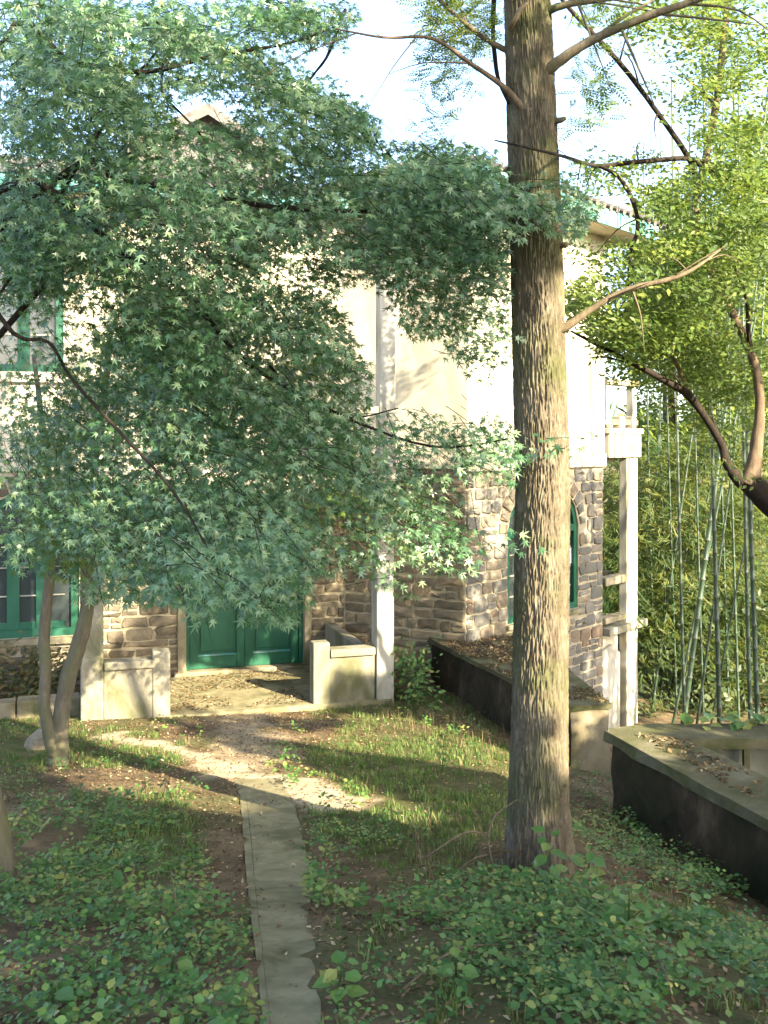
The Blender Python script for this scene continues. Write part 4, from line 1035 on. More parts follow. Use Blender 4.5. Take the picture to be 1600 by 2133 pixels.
# ------------------------------------------------------------------ crown of the furrowed tree and the crooked tree on the right
def fronds(gmap, n, dfun, rng, sc=(.2, .32), tmpl=PIN, hub=(4, 9, 3), fill=3, spread=.16, flat=.6):
    px, py = draw(gmap, n, rng); d = dfun(px, py, rng)
    C = np.stack([(px - 800) / F * d, d, CAMZ - (py - HZ) / F * d], 1)
    P = np.repeat(C, fill, 0) + rng.normal(0, spread, (n * fill, 3)) * np.array([1, 1, flat])
    k = len(P); t = nrm(P - np.array(hub)); t[:, 2] = t[:, 2] * .4 - .2; t += rng.normal(0, .5, t.shape)
    no = np.array([.1, -.35, .9]) + rng.normal(0, .4, (k, 3))
    qx, qy = pix(P); ok = (look(gmap, qx, qy) > .4) | (qx < 0) | (qx > 1600) | (qy < 0)
    return P[ok], t[ok], no[ok], rng.uniform(*sc, k)[ok], np.clip(np.repeat(rng.uniform(.1, .85, n), fill) + rng.normal(0, .15, k), 0, 1)[ok]
rt = np.random.default_rng(77)
def leafcluster():
    r = np.random.default_rng(8); V = []; Fc = []
    for i in range(7):
        o = np.array([i * .42 - 1.2, r.normal(0, .25), r.normal(0, .15)]); a = (1 if i % 2 else -1) * r.uniform(.5, 1.3); d = np.array([math.cos(a), math.sin(a), r.uniform(-.5, .1)]); X, Y, Z = axes(d[None], (np.array([0, 0, 1.0]) + r.normal(0, .3, 3))[None])
        b_ = len(V)
        for q in ((0, 0, 0), (.45, -.24, .04), (1, 0, -.08), (.45, .24, .04)): V.append(tuple(o + q[0] * X[0] + q[1] * Y[0] + q[2] * Z[0]))
        Fc += [(b_, b_ + 1, b_ + 2), (b_, b_ + 2, b_ + 3)]
    return V, Fc
OVC = leafcluster()
CROWN1 = grid_map([
 [(880,1050,5),(1200,1300,3)], [(880,1040,5),(1200,1260,2)], [(880,1000,4),(1170,1240,3)], [(870,1000,2),(1200,1290,3)], [(880,960,1),(1180,1280,2)], [(860,960,2),(1180,1240,1)], [(1180,1240,1)]])
top_c = np.array([at(1090, -700, 5.95)])[0]
c1 = fronds(blur(CROWN1), 420, lambda x, y, r: 6.4 + r.uniform(-.6, 1.2, x.shape), rt, (.09, .15), hub=(.9, 5.95, 6), spread=.12)
cloud('crown', PIN[0], PIN[1], *c1[:4], M['feather'], bt, c1[4])
kk = 5200   # the crown that rises out of the frame and roofs the foreground
nb_ = 70; bc_ = np.array([.7, 4.6, 9.0]) + nrm(rt.normal(0, 1, (nb_, 3))) * (rt.random((nb_, 1)) ** .45) * np.array([3.4, 3.6, 1.7])
Pc = bc_[rt.integers(0, nb_, kk)] + rt.normal(0, .4, (kk, 3)) * np.array([1, 1, .6])
qx, qy = pix(Pc); okc = ((qy < -15) | (Pc[:, 1] < .5)) & open_to_sun(Pc); Pc = Pc[okc]; kk = len(Pc)
cloud('upper_crown', OVC[0], OVC[1], Pc, rt.normal(0, 1, (kk, 3)) * np.array([1, 1, .3]), np.array([0, 0, 1.0]) + rt.normal(0, .4, (kk, 3)), rt.uniform(.09, .14, kk), M['feather'], bt)
for q_ in bc_[:9]:
    s_ = np.array([.85, 5.95, rt.uniform(6.6, 8.0)]); p_, r_ = smoothpath([s_, (s_ + q_) / 2 + np.array([0, 0, -.1]), q_], [.05, .035, .012])
    if (pix(np.array(p_))[1] < -20).all() and open_to_sun(np.array(p_)).all(): V, Fc = tube(p_, r_, 7); mesh('branch', V, Fc, M['bark'], bt, True)

DR = 9.6
rb = np.array([4.3, 9.9, float(G(4.3, 9.9))])
ct = empty('crooked_tree', rb); tag(ct, 'crooked tree with forking limbs reaching in from the right edge', 'tree')
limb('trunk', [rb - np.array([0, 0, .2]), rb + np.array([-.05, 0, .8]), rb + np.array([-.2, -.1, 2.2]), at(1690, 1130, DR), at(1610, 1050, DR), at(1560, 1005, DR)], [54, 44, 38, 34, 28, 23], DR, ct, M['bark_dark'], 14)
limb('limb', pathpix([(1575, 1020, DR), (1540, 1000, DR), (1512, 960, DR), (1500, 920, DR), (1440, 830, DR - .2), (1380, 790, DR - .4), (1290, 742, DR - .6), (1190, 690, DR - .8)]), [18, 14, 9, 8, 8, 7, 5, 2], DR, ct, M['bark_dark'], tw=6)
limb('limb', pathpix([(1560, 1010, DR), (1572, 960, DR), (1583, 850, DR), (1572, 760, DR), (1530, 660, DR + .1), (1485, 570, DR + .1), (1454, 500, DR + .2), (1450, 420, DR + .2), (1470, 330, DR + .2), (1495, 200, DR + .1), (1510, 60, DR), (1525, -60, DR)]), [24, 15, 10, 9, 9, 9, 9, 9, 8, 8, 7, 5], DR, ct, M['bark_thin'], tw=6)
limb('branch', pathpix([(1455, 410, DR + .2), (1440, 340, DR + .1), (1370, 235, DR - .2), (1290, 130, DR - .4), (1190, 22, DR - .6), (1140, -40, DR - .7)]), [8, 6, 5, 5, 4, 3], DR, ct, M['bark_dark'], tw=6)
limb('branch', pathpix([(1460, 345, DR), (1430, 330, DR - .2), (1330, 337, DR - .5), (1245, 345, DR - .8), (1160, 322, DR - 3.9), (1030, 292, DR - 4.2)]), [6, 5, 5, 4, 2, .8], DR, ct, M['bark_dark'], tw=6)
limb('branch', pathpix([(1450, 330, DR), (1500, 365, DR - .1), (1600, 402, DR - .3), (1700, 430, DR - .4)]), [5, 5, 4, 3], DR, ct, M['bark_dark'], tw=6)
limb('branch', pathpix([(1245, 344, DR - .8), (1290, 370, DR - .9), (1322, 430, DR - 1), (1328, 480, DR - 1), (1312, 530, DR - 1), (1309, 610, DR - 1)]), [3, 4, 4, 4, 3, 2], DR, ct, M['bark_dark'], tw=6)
limb('branch', pathpix([(1440, 832, DR - .2), (1400, 740, DR - .3), (1350, 690, DR - .4), (1260, 650, DR - .5)]), [4, 4, 3, 2], DR, ct, M['bark_right'], tw=6)
limb('branch', pathpix([(1578, 800, DR), (1560, 700, DR), (1555, 620, DR - .2), (1520, 530, DR - .3)]), [6, 5, 4, 3], DR, ct, M['bark_dark'], tw=6)
CROWN2 = grid_map([
 [(1200,1300,3),(1300,1450,5),(1450,1600,8)], [(1300,1450,5),(1450,1600,8)], [(1310,1450,4),(1450,1600,8)], [(1350,1460,4),(1470,1600,7)], [(1390,1480,4),(1500,1600,7)],
 [(1440,1600,6)], [(1210,1280,2),(1280,1400,2),(1440,1500,4),(1520,1600,6)], [(1210,1440,4),(1440,1520,3),(1520,1600,7)], [(1340,1440,6),(1440,1500,3),(1500,1600,7)],
 [(1340,1440,6),(1450,1600,6)], [(1190,1240,2),(1260,1450,7),(1450,1600,7)], [(1180,1240,4),(1240,1600,8)], [(1180,1600,8)], [(1190,1250,2),(1250,1600,8)],
 [(1250,1600,8)], [(1270,1310,3),(1310,1420,6),(1420,1600,8)], [(1320,1420,5),(1420,1500,6),(1500,1600,7)], [(1330,1400,2),(1440,1600,6)], [(1470,1600,5)], [(1480,1600,4)]])
c2 = fronds(blur(CROWN2) ** 1.3 * (.25 + 1.4 * sm(.38, .58, fbm(np.arange(161)[None] * .22, np.arange(214)[:, None] * .3 + 9, 3))), 1150, lambda x, y, r: 9.2 + r.uniform(-1.4, 2.4, x.shape), rt, (.045, .08), OVC, spread=.17, fill=6, flat=.32)
okc = open_to_sun(c2[0]); c2 = [q[okc] for q in c2]
kk = 1800
v_ = nrm(rt.normal(0, 1, (kk, 3))) * (rt.random((kk, 1)) ** .4) * np.array([2.2, 2.3, 2.8]); Pc = np.array([5.4, 10.2, 7.0]) + v_
qx, qy = pix(Pc); okc = ((qx > 1610) | (qy < -20)) & open_to_sun(Pc); Pc = Pc[okc]; kk = len(Pc)
c2 = [np.concatenate(q) for q in zip(c2, (Pc, nrm(v_[okc]) + rt.normal(0, .4, (kk, 3)), np.array([0, 0, 1.0]) + rt.normal(0, .4, (kk, 3)), rt.uniform(.08, .12, kk), rt.random(kk)))]
cloud('crown', OVC[0], OVC[1], *c2[:4], M['feather'], ct, c2[4])

# ------------------------------------------------------------------ bamboo grove
def culm(bx, by, tx, ty, rpx, d, label, group=None):
    b_ = at(bx, by, d); t_ = at(tx, ty, d); b_[2] = min(b_[2], float(G(b_[0], b_[1])) + .02); ax_ = t_ - b_; ln = np.linalg.norm(ax_)
    top = b_ + ax_ * max(1.0, (9.5 - b_[2]) / max(ax_[2], .1)) if ax_[2] > 0 else t_
    top[0] += .25 * math.copysign(1, ax_[0])
    r = rpx * .7 * d / F
    root = empty('bamboo_stalk', b_); tag(root, label, 'bamboo', group)
    H = np.linalg.norm(top - b_); seg = .34; n = int(H / seg); V = []; Fc = []
    pts = []; rr = []
    for i in range(n + 1):
        t = i / n; p = b_ * (1 - t) + top * t + np.array([.12 * t * t * math.sin(bx), 0, 0]); rt_ = r * (1 - .55 * t)
        for e_, k in ((-.03, 1.0), (-.008, 1.12), (.008, 1.12), (.03, .97)):
            pts.append(p + nrm(top - b_) * e_ * .6); rr.append(rt_ * k)
    V, Fc = tube(pts, rr, 8); mesh('culm', V, Fc, M['culm'], root, True)
    mb = MB()
    for i in range(1, n):
        t = i / n; p = b_ * (1 - t) + top * t + np.array([.12 * t * t * math.sin(bx), 0, 0]); v, f = tube([p - nrm(top - b_) * .012, p + nrm(top - b_) * .012], [r * (1 - .55 * t) * 1.13] * 2, 8); mb.add(v, f)
    tag(mb.build('node_rings', M['culm_ring'], root), kind='stuff')
culm(1502, 1512, 1498, 1000, 8, 15.5, 'thick upright bamboo stalk standing alone right of the leaning ones')
culm(1583, 1505, 1576, 1060, 8.5, 15.0, 'rightmost thick upright bamboo stalk close to the right edge')
culm(1566, 1505, 1562, 1050, 7, 15.8, 'bamboo stalk just left of the rightmost thick one')
culm(1428, 1505, 1423, 1000, 5.5, 17, 'slim upright bamboo stalk nearest the veranda column')
culm(1420, 1500, 1446, 1300, 9, 17.5, 'thick grey bamboo stalk leaning right behind the slim one')
culm(1443, 1505, 1479, 1270, 4.5, 16.5, 'green leaning bamboo stalk with pale nodes left of the thick upright one')
culm(1466, 1508, 1502, 1370, 3.5, 16, 'thinnest leaning bamboo stalk just behind the basin ledge')
for i, (a, b_, c_, d_, r_, dd) in enumerate([(1400, 1490, 1448, 1260, 4.5, 18), (1358, 1480, 1388, 1230, 4, 19), (1385, 1470, 1420, 1280, 4, 20), (1345, 1470, 1352, 1200, 4, 21), (1372, 1470, 1400, 1290, 3, 20), (1450, 1480, 1470, 1200, 5, 21), (1530, 1480, 1520, 1200, 6, 22), (1480, 1480, 1470, 1200, 5, 23), (1545, 1480, 1555, 1200, 5, 20), (1410, 1480, 1406, 1150, 3.5, 19), (1466, 1480, 1462, 1150, 4, 18.5), (1518, 1480, 1516, 1150, 4, 19), (1540, 1480, 1536, 1150, 4, 18), (1392, 1480, 1390, 1150, 3, 20), (1365, 1480, 1362, 1150, 3.5, 19.5)]):
    culm(a, b_, c_, d_, r_, dd, 'dim slender bamboo stalk in the shade deep inside the grove', 'bamboo stalks deep in the grove')
BAM = grid_map([[(1440,1480,4),(1480,1600,6)], [(1330,1440,3),(1440,1600,5)], [(1250,1600,5)], [(1255,1600,7)], [(1255,1600,9)], [(1255,1600,9)], [(1255,1600,8)], [(1255,1600,8)], [(1300,1600,7)], [(1320,1600,5)], [(1320,1460,4),(1460,1600,4)], [(1320,1600,3)], [(1320,1440,3),(1440,1600,2)]], 880)
def bamd(x, y, r): return np.where(r.random(x.shape) < .4, r.uniform(19, 22, x.shape), r.uniform(22, 29, x.shape))
bb = fronds(blur(BAM) * (.25 + 1.5 * sm(.4, .6, fbm(np.arange(161)[None] * .25, np.arange(214)[:, None] * .25, 3))), 2600, bamd, rt, (.2, .34), BT, (5, 20, -1), 6, .3)
o = cloud('bamboo_foliage', BT[0], BT[1], *bb[:4], M['bambooleaf'], None, bb[4]); tag(o, 'mass of golden green bamboo leaves filling the grove', 'foliage')
kk = 3200
Pb = np.stack([rt.uniform(2, 26, kk), rt.uniform(27, 40, kk), rt.uniform(-3, 5.5, kk) ], 1)
qx, qy = pix(Pb); okb = (qx > 1245) & (qy < 1420) & ((qy > 905) | (qx > 1480)); Pb = Pb[okb]; kk = len(Pb)
FARC = grid_map([[(1540,1600,5)], [(1500,1600,5)], [(1380,1440,3),(1500,1600,6)], [(1340,1450,5),(1500,1600,6)], [(1340,1460,6),(1460,1600,7)], [(1330,1600,7)], [(1330,1600,7)], [(1330,1600,8)], [(1330,1600,8)], [(1330,1400,5),(1400,1600,8)], [(1330,1360,4),(1430,1600,7)], [(1330,1350,3),(1460,1600,7)], [(1330,1380,5),(1450,1600,8)], [(1330,1600,8)]], 250)
fc = fronds(blur(FARC), 800, lambda x, y, r: r.uniform(24, 32, x.shape), rt, (.16, .26), OVC, (9, 28, 3), 9, .55)
for nm_, k_, lb_, px_ in (('background_tree', fc[0][:, 0] / fc[0][:, 1] < (1470 - 800) / F, 'pale sunlit tree far behind the veranda', 1400), ('background_tree', fc[0][:, 0] / fc[0][:, 1] >= (1470 - 800) / F, 'tall yellow-green tree far behind the bamboo at the right edge', 1570)):
    bp_ = at(px_, 1500, 28.0); bp_[2] = float(G(bp_[0], bp_[1])); root = empty(nm_, bp_); tag(root, lb_, 'tree')
    V, Fc = tube(*smoothpath([bp_ - np.array([0, 0, .2]), bp_ + np.array([.1, 0, 3]), bp_ + np.array([-.1, 0, 7]), bp_ + np.array([.2, 0, 11])], [.28, .22, .16, .06]), 10, .08); mesh('trunk', V, Fc, M['bark_thin'], root, True)
    cloud('crown', OVC[0], OVC[1], fc[0][k_], fc[1][k_], fc[2][k_], fc[3][k_], M['feather'], root, fc[4][k_])
o = cloud('far_thicket', BT[0], BT[1], Pb, rt.normal(0, 1, (kk, 3)), np.array([0, -.6, .8]) + rt.normal(0, .4, (kk, 3)), rt.uniform(.7, 1.2, kk), M['bambooleaf'], None); tag(o, 'far thicket closing off the grove behind the bamboo', 'thicket')

kk = 9500
Pu = np.stack([rt.uniform(3.8, 16, kk), rt.uniform(18.5, 30, kk), np.zeros(kk)], 1); Pu[:, 2] = G(Pu[:, 0], Pu[:, 1]) + rt.random(kk) ** 2.2 * 2.6
qx, qy = pix(Pu); oku = (qx > 1325) & (rt.random(kk) < sm(.36, .52, fbm(Pu[:, 0] * 1.1, Pu[:, 1] * .5, 3)) + .3); Pu = Pu[oku]; kk = len(Pu)
o = cloud('shade_understory', OVC[0], OVC[1], Pu, rt.normal(0, 1, (kk, 3)), np.array([0, -.5, .8]) + rt.normal(0, .4, (kk, 3)), rt.uniform(.12, .2, kk), M['shade_understory'], None); tag(o, 'undergrowth coloured dark for shade among the feet of the bamboo', 'undergrowth')

# ------------------------------------------------------------------ trees behind and beside the photographer, unseen, shading the garden; crown gaps cut to place sun patches
def unseen_shade_tree(name, base, hgt, cen, rad, n, label, seed):
    r = np.random.default_rng(seed); base = np.array([base[0], base[1], float(G(base[0], base[1]))])
    root = empty(name, base); tag(root, label, 'tree')
    c_ = np.array(cen)
    V, Fc = tube(*smoothpath([base - np.array([0, 0, .2]), base + np.array([.05, .02, 1.5]), np.array([base[0], base[1], cen[2] - rad[2] * .4]), np.array([.6 * base[0] + .4 * c_[0], .6 * base[1] + .4 * c_[1], c_[2] + rad[2] * .6])], [.24, .2, .16, .05]), 12, .08)
    mesh('trunk', V, Fc, M['bark_maple'], root, True)
    nb = 90; bc = c_ + nrm(r.normal(0, 1, (nb, 3))) * (r.random((nb, 1)) ** .45) * np.array(rad)
    nbr = 0
    for i in range(40):
        st_ = np.array([base[0], base[1], c_[2] - rad[2] * .4]); bp2, br2 = smoothpath([st_, (st_ + bc[i]) / 2 + np.array([0, 0, .2]), bc[i]], [.07, .045, .015])
        if nbr >= 10 or open_to_sun(np.array(bp2)).mean() < .97: continue
        nbr += 1
        V, Fc = tube(bp2, br2, 7); mesh('branch', V, Fc, M['bark_maple'], root, True)
    P = bc[r.integers(0, nb, n)] + r.normal(0, .42, (n, 3))
    P = P[open_to_sun(P)]
    qx, qy = pix(P); P = P[~((qx > -40) & (qx < 1640) & (P[:, 1] > 0.2) & (qy > -40) & (qy < 2170))]
    n = len(P)
    cloud('crown', OV[0], OV[1], P, nrm(P - c_) + r.normal(0, .5, (n, 3)) + np.array([0, 0, -.3]), np.array([.2, -.2, .8]) + r.normal(0, .5, (n, 3)), r.uniform(.13, .2, n), M['shade'], root, r.random(n))
unseen_shade_tree('unseen_shade_tree', (8.3, .9), 10, (6.3, -1.0, 7.0), (3.0, 3.0, 4.0), 22000, 'broad tree out of view to the right of the photographer', 1)
unseen_shade_tree('unseen_shade_tree', (10.6, 4.9), 10, (9.0, 3.0, 5.9), (2.9, 2.9, 3.0), 16000, 'tree out of view beyond the basin on the right', 2)
unseen_shade_tree('unseen_shade_tree', (5.2, -5.6), 12, (3.7, -4.2, 7.4), (3.3, 3.0, 3.8), 17000, 'tall tree out of view behind the photographer', 3)
unseen_shade_tree('unseen_shade_tree', (11.0, 8.0), 10, (10.4, 7.8, 5.8), (2.7, 2.4, 2.8), 12000, 'tree out of view far to the right beside the bamboo', 4)
# ------------------------------------------------------------------ ground cover
COVER = grid_map([[(820,900,5)], [(0,60,2),(330,420,2),(580,640,2),(880,1010,2)], [(180,360,3),(560,620,3),(900,1040,2)], [(0,140,4),(560,640,3),(1190,1280,5)], [(0,420,4),(640,760,3),(1000,1060,1),(1190,1330,4)],
 [(0,430,7),(640,900,4),(1180,1400,7)], [(30,420,7),(640,900,4),(1080,1440,7)], [(40,430,8),(610,800,5),(800,1000,3),(1000,1500,8)], [(0,440,8),(610,760,4),(800,1020,5),(1020,1560,9)],
 [(0,400,7),(400,520,4),(720,860,3),(860,1600,9)], [(0,520,7),(720,860,5),(860,1600,9)], [(0,520,7),(720,860,5),(860,1600,9)], [(0,530,7),(660,800,4),(800,1600,8)], [(0,530,8),(680,780,5),(900,1600,7)]], 1450)
rg = np.random.default_rng(5)
La2 = np.array([p[:2] for p in La]); Ra2 = np.array([p[:2] for p in Ra])
def on_path(x, y):
    l = np.interp(y, La2[:, 1], La2[:, 0], left=-99, right=99); r = np.interp(y, Ra2[:, 1], Ra2[:, 0], left=-99, right=-99)
    return (x > l - .01) & (x < r + .0)
def inside(poly, x, y):
    c_ = np.zeros(x.shape, bool); n = len(poly)
    for i in range(n):
        x0, y0 = poly[i]; x1, y1 = poly[(i + 1) % n]
        if y0 == y1: continue
        c_ ^= ((y0 > y) != (y1 > y)) & (x < (x1 - x0) * (y - y0) / (y1 - y0) + x0)
    return c_
def free(x, y):
    rel = np.stack([x - F0[0], y - F0[1]], -1); u = rel @ UF[:2]; n_ = rel @ NF[:2]
    ok = ~((n_ < PN + .13) & (u > -2.45) & (u < 1.7)) & (n_ > .05)
    ok &= ~inside([tuple(p) for p in cp], x, y)
    ok &= ~inside([tuple(b_end - perp * .04), tuple(b_end + perp * 6), tuple(b_far + np.array([6, .3])), tuple(b_far - perp * .04 + np.array([0, .3]))], x, y)
    ok &= (np.hypot(x - .91, y - 5.95) > .17)
    return ok
def scatter(n, gmap, power=1.0, default=4.0, x=(-5.5, 4.5), y=(1.9, 14), near=1.6):
    yy = y[0] + (y[1] - y[0]) * rg.random(n) ** near; xx = rg.uniform(*x, n)
    w = .62 * yy + 1.5; xx = np.where(np.abs(xx) > w, rg.uniform(-1, 1, n) * w, xx)
    zz = G(xx, yy); qx, qy = pix(np.stack([xx, yy, zz], 1))
    gd_ = look(gmap, qx, qy, default) if gmap is not None else np.full(n, 9.0)
    k = (rg.random(n) < (gd_ / 9.0) ** power) & free(xx, yy)
    return xx[k], yy[k], zz[k]
# broad-leaved ground cover: each little plant is a whorl of leaves on a short stalk
x, y, z = scatter(40000, blur(COVER), 1.2)
cl = fbm(x * 1.7, y * 1.7, 3); k = (~on_path(x, y)) & (rg.random(len(x)) < sm(.33, .52, cl) * .95 + .05); x, y, z = x[k], y[k], z[k]; n = len(x)
P = []; T = []; Nn = []; S = []; RN = []
hgt = rg.uniform(.015, .2, n) ** 1.15 * (.6 + .8 * fbm(x * 2.3 + 9, y * 2.3, 2)); size = rg.uniform(.018, .04, n) ; rot = rg.uniform(0, 6.28, n); size *= .55 + 1.0 * fbm(x * .9 + 5, y * .9 + 2, 3); tone = np.clip(rg.normal(.5, .27, n), 0, 1)
for q in range(6):
    a = rot + q * 1.15 + rg.normal(0, .3, n); up = hgt * (1 - .1 * q) + rg.normal(0, .012, n); dr = np.stack([np.cos(a), np.sin(a), rg.uniform(-.35, .25, n)], 1)
    P.append(np.stack([x, y, z + up + .01], 1) + dr * rg.uniform(.0, .03, (n, 1))); T.append(dr)
    Nn.append(np.array([0, -.15, 1.0]) + rg.normal(0, .3, (n, 3)) - dr * .25); S.append(size * rg.uniform(.7, 1.25, n)); RN.append(np.clip(tone + rg.normal(0, .12, n), 0, 1))
P, T, Nn, S, RN = map(np.concatenate, (P, T, Nn, S, RN))
o = cloud('ground_cover', OVW[0], OVW[1], P, T, Nn, S, M['cover'], None, RN); tag(o, 'low broad-leaved plants carpeting the ground on both sides of the path', 'ground cover')
# taller weeds standing above the carpet
x, y, z = scatter(1500, blur(COVER), 2.2); k = (~on_path(x, y)) & (fbm(x * 1.1 + 20, y * 1.1, 2) > .42); x, y, z = x[k], y[k], z[k]; n = len(x); sm_ = MB(); P = []; T = []; Nn = []; S = []; RN = []
for i in range(n):
    h = rg.uniform(.1, .3); ln = rg.normal(0, .07, 2); p0 = np.array([x[i], y[i], z[i] - .01]); p1 = p0 + np.array([ln[0], ln[1], h]); s0 = rg.uniform(.035, .075); tn = rg.uniform(.2, 1)
    V, Fc = tube([p0, (p0 + p1) / 2 + np.array([ln[0] * .3, 0, .01]), p1], [.0035, .003, .0015], 4, cap=False); sm_.add(V, Fc)
    for q in range(int(rg.integers(5, 9))):
        t = rg.uniform(.35, 1); a = rg.uniform(0, 6.28); dr = np.array([math.cos(a), math.sin(a), rg.uniform(-.6, .2)])
        P.append(p0 * (1 - t) + p1 * t + dr * .012); T.append(dr); Nn.append(np.array([0, -.2, 1.0]) + rg.normal(0, .3, 3)); S.append(s0 * rg.uniform(.7, 1.2)); RN.append(np.clip(tn + rg.normal(0, .12), 0, 1))
tag(cloud('weeds', OV[0], OV[1], np.array(P), np.array(T), np.array(Nn), np.array(S), M['cover'], None, np.array(RN), rg.uniform(.3, 3, len(P))), 'taller weeds with pointed leaves standing above the ground cover', 'weeds')
tag(sm_.build('weed_stems', M['bark_right']), 'thin brown stems of the taller weeds', 'stems', kind='stuff')
# grass
def blades(x, y, z, nb, hr, mat, name, label, cat, wid=.006):
    n = len(x); X = np.repeat(x, nb) + rg.normal(0, .025, n * nb); Y = np.repeat(y, nb) + rg.normal(0, .025, n * nb); Z = G(X, Y) - .005
    k = len(X); h = rg.uniform(*hr, k); a = rg.uniform(0, 6.28, k); ln = rg.uniform(.1, .75, k) * h
    d = np.stack([np.cos(a), np.sin(a)], 1); s = np.stack([-d[:, 1], d[:, 0]], 1) * wid * rg.uniform(.6, 1.3, (k, 1))
    V = np.zeros((k, 5, 3)); b_ = np.stack([X, Y], 1)
    V[:, 0, :2] = b_ - s; V[:, 1, :2] = b_ + s; V[:, 0, 2] = V[:, 1, 2] = Z
    mdl = b_ + d * (ln * .35)[:, None]; V[:, 2, :2] = mdl - s * .8; V[:, 3, :2] = mdl + s * .8; V[:, 2, 2] = V[:, 3, 2] = Z + h * .62
    V[:, 4, :2] = b_ + d * ln[:, None]; V[:, 4, 2] = Z + h
    t = np.array([[0, 1, 3], [0, 3, 2], [2, 3, 4]]); Tt = t[None] + (np.arange(k) * 5)[:, None, None]
    o = trimesh(name, V.reshape(-1, 3), Tt.reshape(-1, 3), mat, None, np.repeat(rg.random(k), 5)); return tag(o, label, cat, kind='stuff')
x, y, z = scatter(26000, blur(GRASS), 1.1, 2.0, near=1.0); k = ~on_path(x, y); k &= rg.random(len(x)) > 1.2 * bare_sunlit(x, y); k &= rg.random(len(x)) < sm(.25, .5, fbm(x * 1.3 + 40, y * 1.3, 3)) * .9 + .1
blades(x[k], y[k], z[k], 12, (.02, .075), M['grass'], 'grass', 'short grass and moss on the lawn between path and trunk', 'grass', .0032)
DRY = grid_map([[(780,1060,8)], [(820,1060,7)], [(880,1060,4),(380,420,1)], [(900,1050,2)], [], [(860,1060,5)], [(860,1060,7)], [(880,1060,7)], [(900,1060,5)], [], [], [], [], []], 1450)
x, y, z = scatter(5500, blur(DRY), 1.0, 0.0, near=1.0); k = ~on_path(x, y)
blades(x[k], y[k], z[k], 5, (.04, .15), M['drygrass'], 'dry_grass', 'straw-coloured dry stalks beside the terrace wall and trunk', 'dry grass', .0028)
# fallen leaves
LIT_G = grid_map([[(180,900,9),(0,180,5),(900,1060,5)], [(100,800,9),(0,100,3),(800,1060,4)], [(100,800,8),(800,1060,3)], [(0,800,7),(800,1060,3),(1180,1300,5)], [(0,640,6),(640,1060,3),(1180,1300,5)], [(0,60,5),(380,640,7),(640,1060,4),(1060,1400,5)],
  [(380,1060,6),(1060,1500,4)], [(380,640,6),(640,800,5),(800,1060,7),(1060,1600,4)], [(380,640,6),(640,820,7),(820,1600,4)], [(0,1600,4),(640,820,8)], [(0,1600,4),(640,800,8)], [(0,1600,4),(640,760,8)], [(0,1600,4),(520,660,3)], [(0,1600,4),(760,900,8)]], 1450)
LF = ([(0, 0, .0), (.45, -.26, .1), (1, 0, .04), (.45, .26, .12), (.5, 0, -.03)], [(0, 1, 4), (1, 2, 4), (2, 3, 4), (3, 0, 4)])
x, y, z = scatter(90000, blur(LIT_G), .9, 5.0, near=1.1)
k = (~on_path(x, y)) | (rg.random(len(x)) < .07 + .3 * sm(7.0, 8.2, y)); k &= rg.random(len(x)) > .5 * bare_sunlit(x, y); x, y, z = x[k], y[k], z[k]; n = len(x); zz = np.where(on_path(x, y), np.maximum(z + .006, G_raw(x, y) + .0), z + .006)
a = rg.uniform(0, 6.28, n)
o = cloud('fallen_leaves', LF[0], LF[1], np.stack([x, y, zz], 1), np.stack([np.cos(a), np.sin(a), rg.normal(0, .3, n)], 1), np.array([0, 0, 1.0]) + rg.normal(0, .35, (n, 3)), rg.uniform(.012, .04, n), M['litter']); tag(o, 'brown fallen leaves scattered over soil and path', 'fallen leaves')
# leaves lying on the ledges, porch floor and basin wall
def ledge_leaves(poly, z, n, name, label, clump=.4):
    poly = [np.array(p, float) for p in poly]; lo = np.min(poly, 0); hi = np.max(poly, 0)
    xx = rg.uniform(lo[0], hi[0], n * 3); yy = rg.uniform(lo[1], hi[1], n * 3); n *= 3; xx = rg.uniform(lo[0], hi[0], n * 3); yy = rg.uniform(lo[1], hi[1], n * 3); k = inside([tuple(p) for p in poly], xx, yy) & (fbm(xx * 2.2 + 3, yy * 2.2, 3) > clump - .08); xx, yy = xx[k][:n], yy[k][:n]; m_ = len(xx); a = rg.uniform(0, 6.28, m_)
    o = cloud(name, LF[0], LF[1], np.stack([xx, yy, np.full(m_, z) + rg.uniform(.003, .016, m_)], 1), np.stack([np.cos(a), np.sin(a), rg.normal(0, .4, m_)], 1), np.array([0, 0, 1.0]) + rg.normal(0, .45, (m_, 3)), rg.uniform(.02, .06, m_), M['litter']); tag(o, label, 'fallen leaves')
ledge_leaves(cp, ZA, 1400, 'fallen_leaves', 'dead leaves heaped on top of the terrace wall', .42)
ledge_leaves([b_end + perp * .07, b_end + perp * .47, b_far + perp * .45 + db * .3, b_far + perp * .14 + db * .2], ZB, 800, 'fallen_leaves', 'rust-brown leaves strewn along the parapet of the basin', .3)
ledge_leaves([fF(-1.3, .15, 0)[:2], fF(.5, .15, 0)[:2], fF(.5, PN, 0)[:2], fF(-1.3, PN, 0)[:2]], -.03, 420, 'fallen_leaves', 'few dead leaves on the porch floor before the green door', .45)

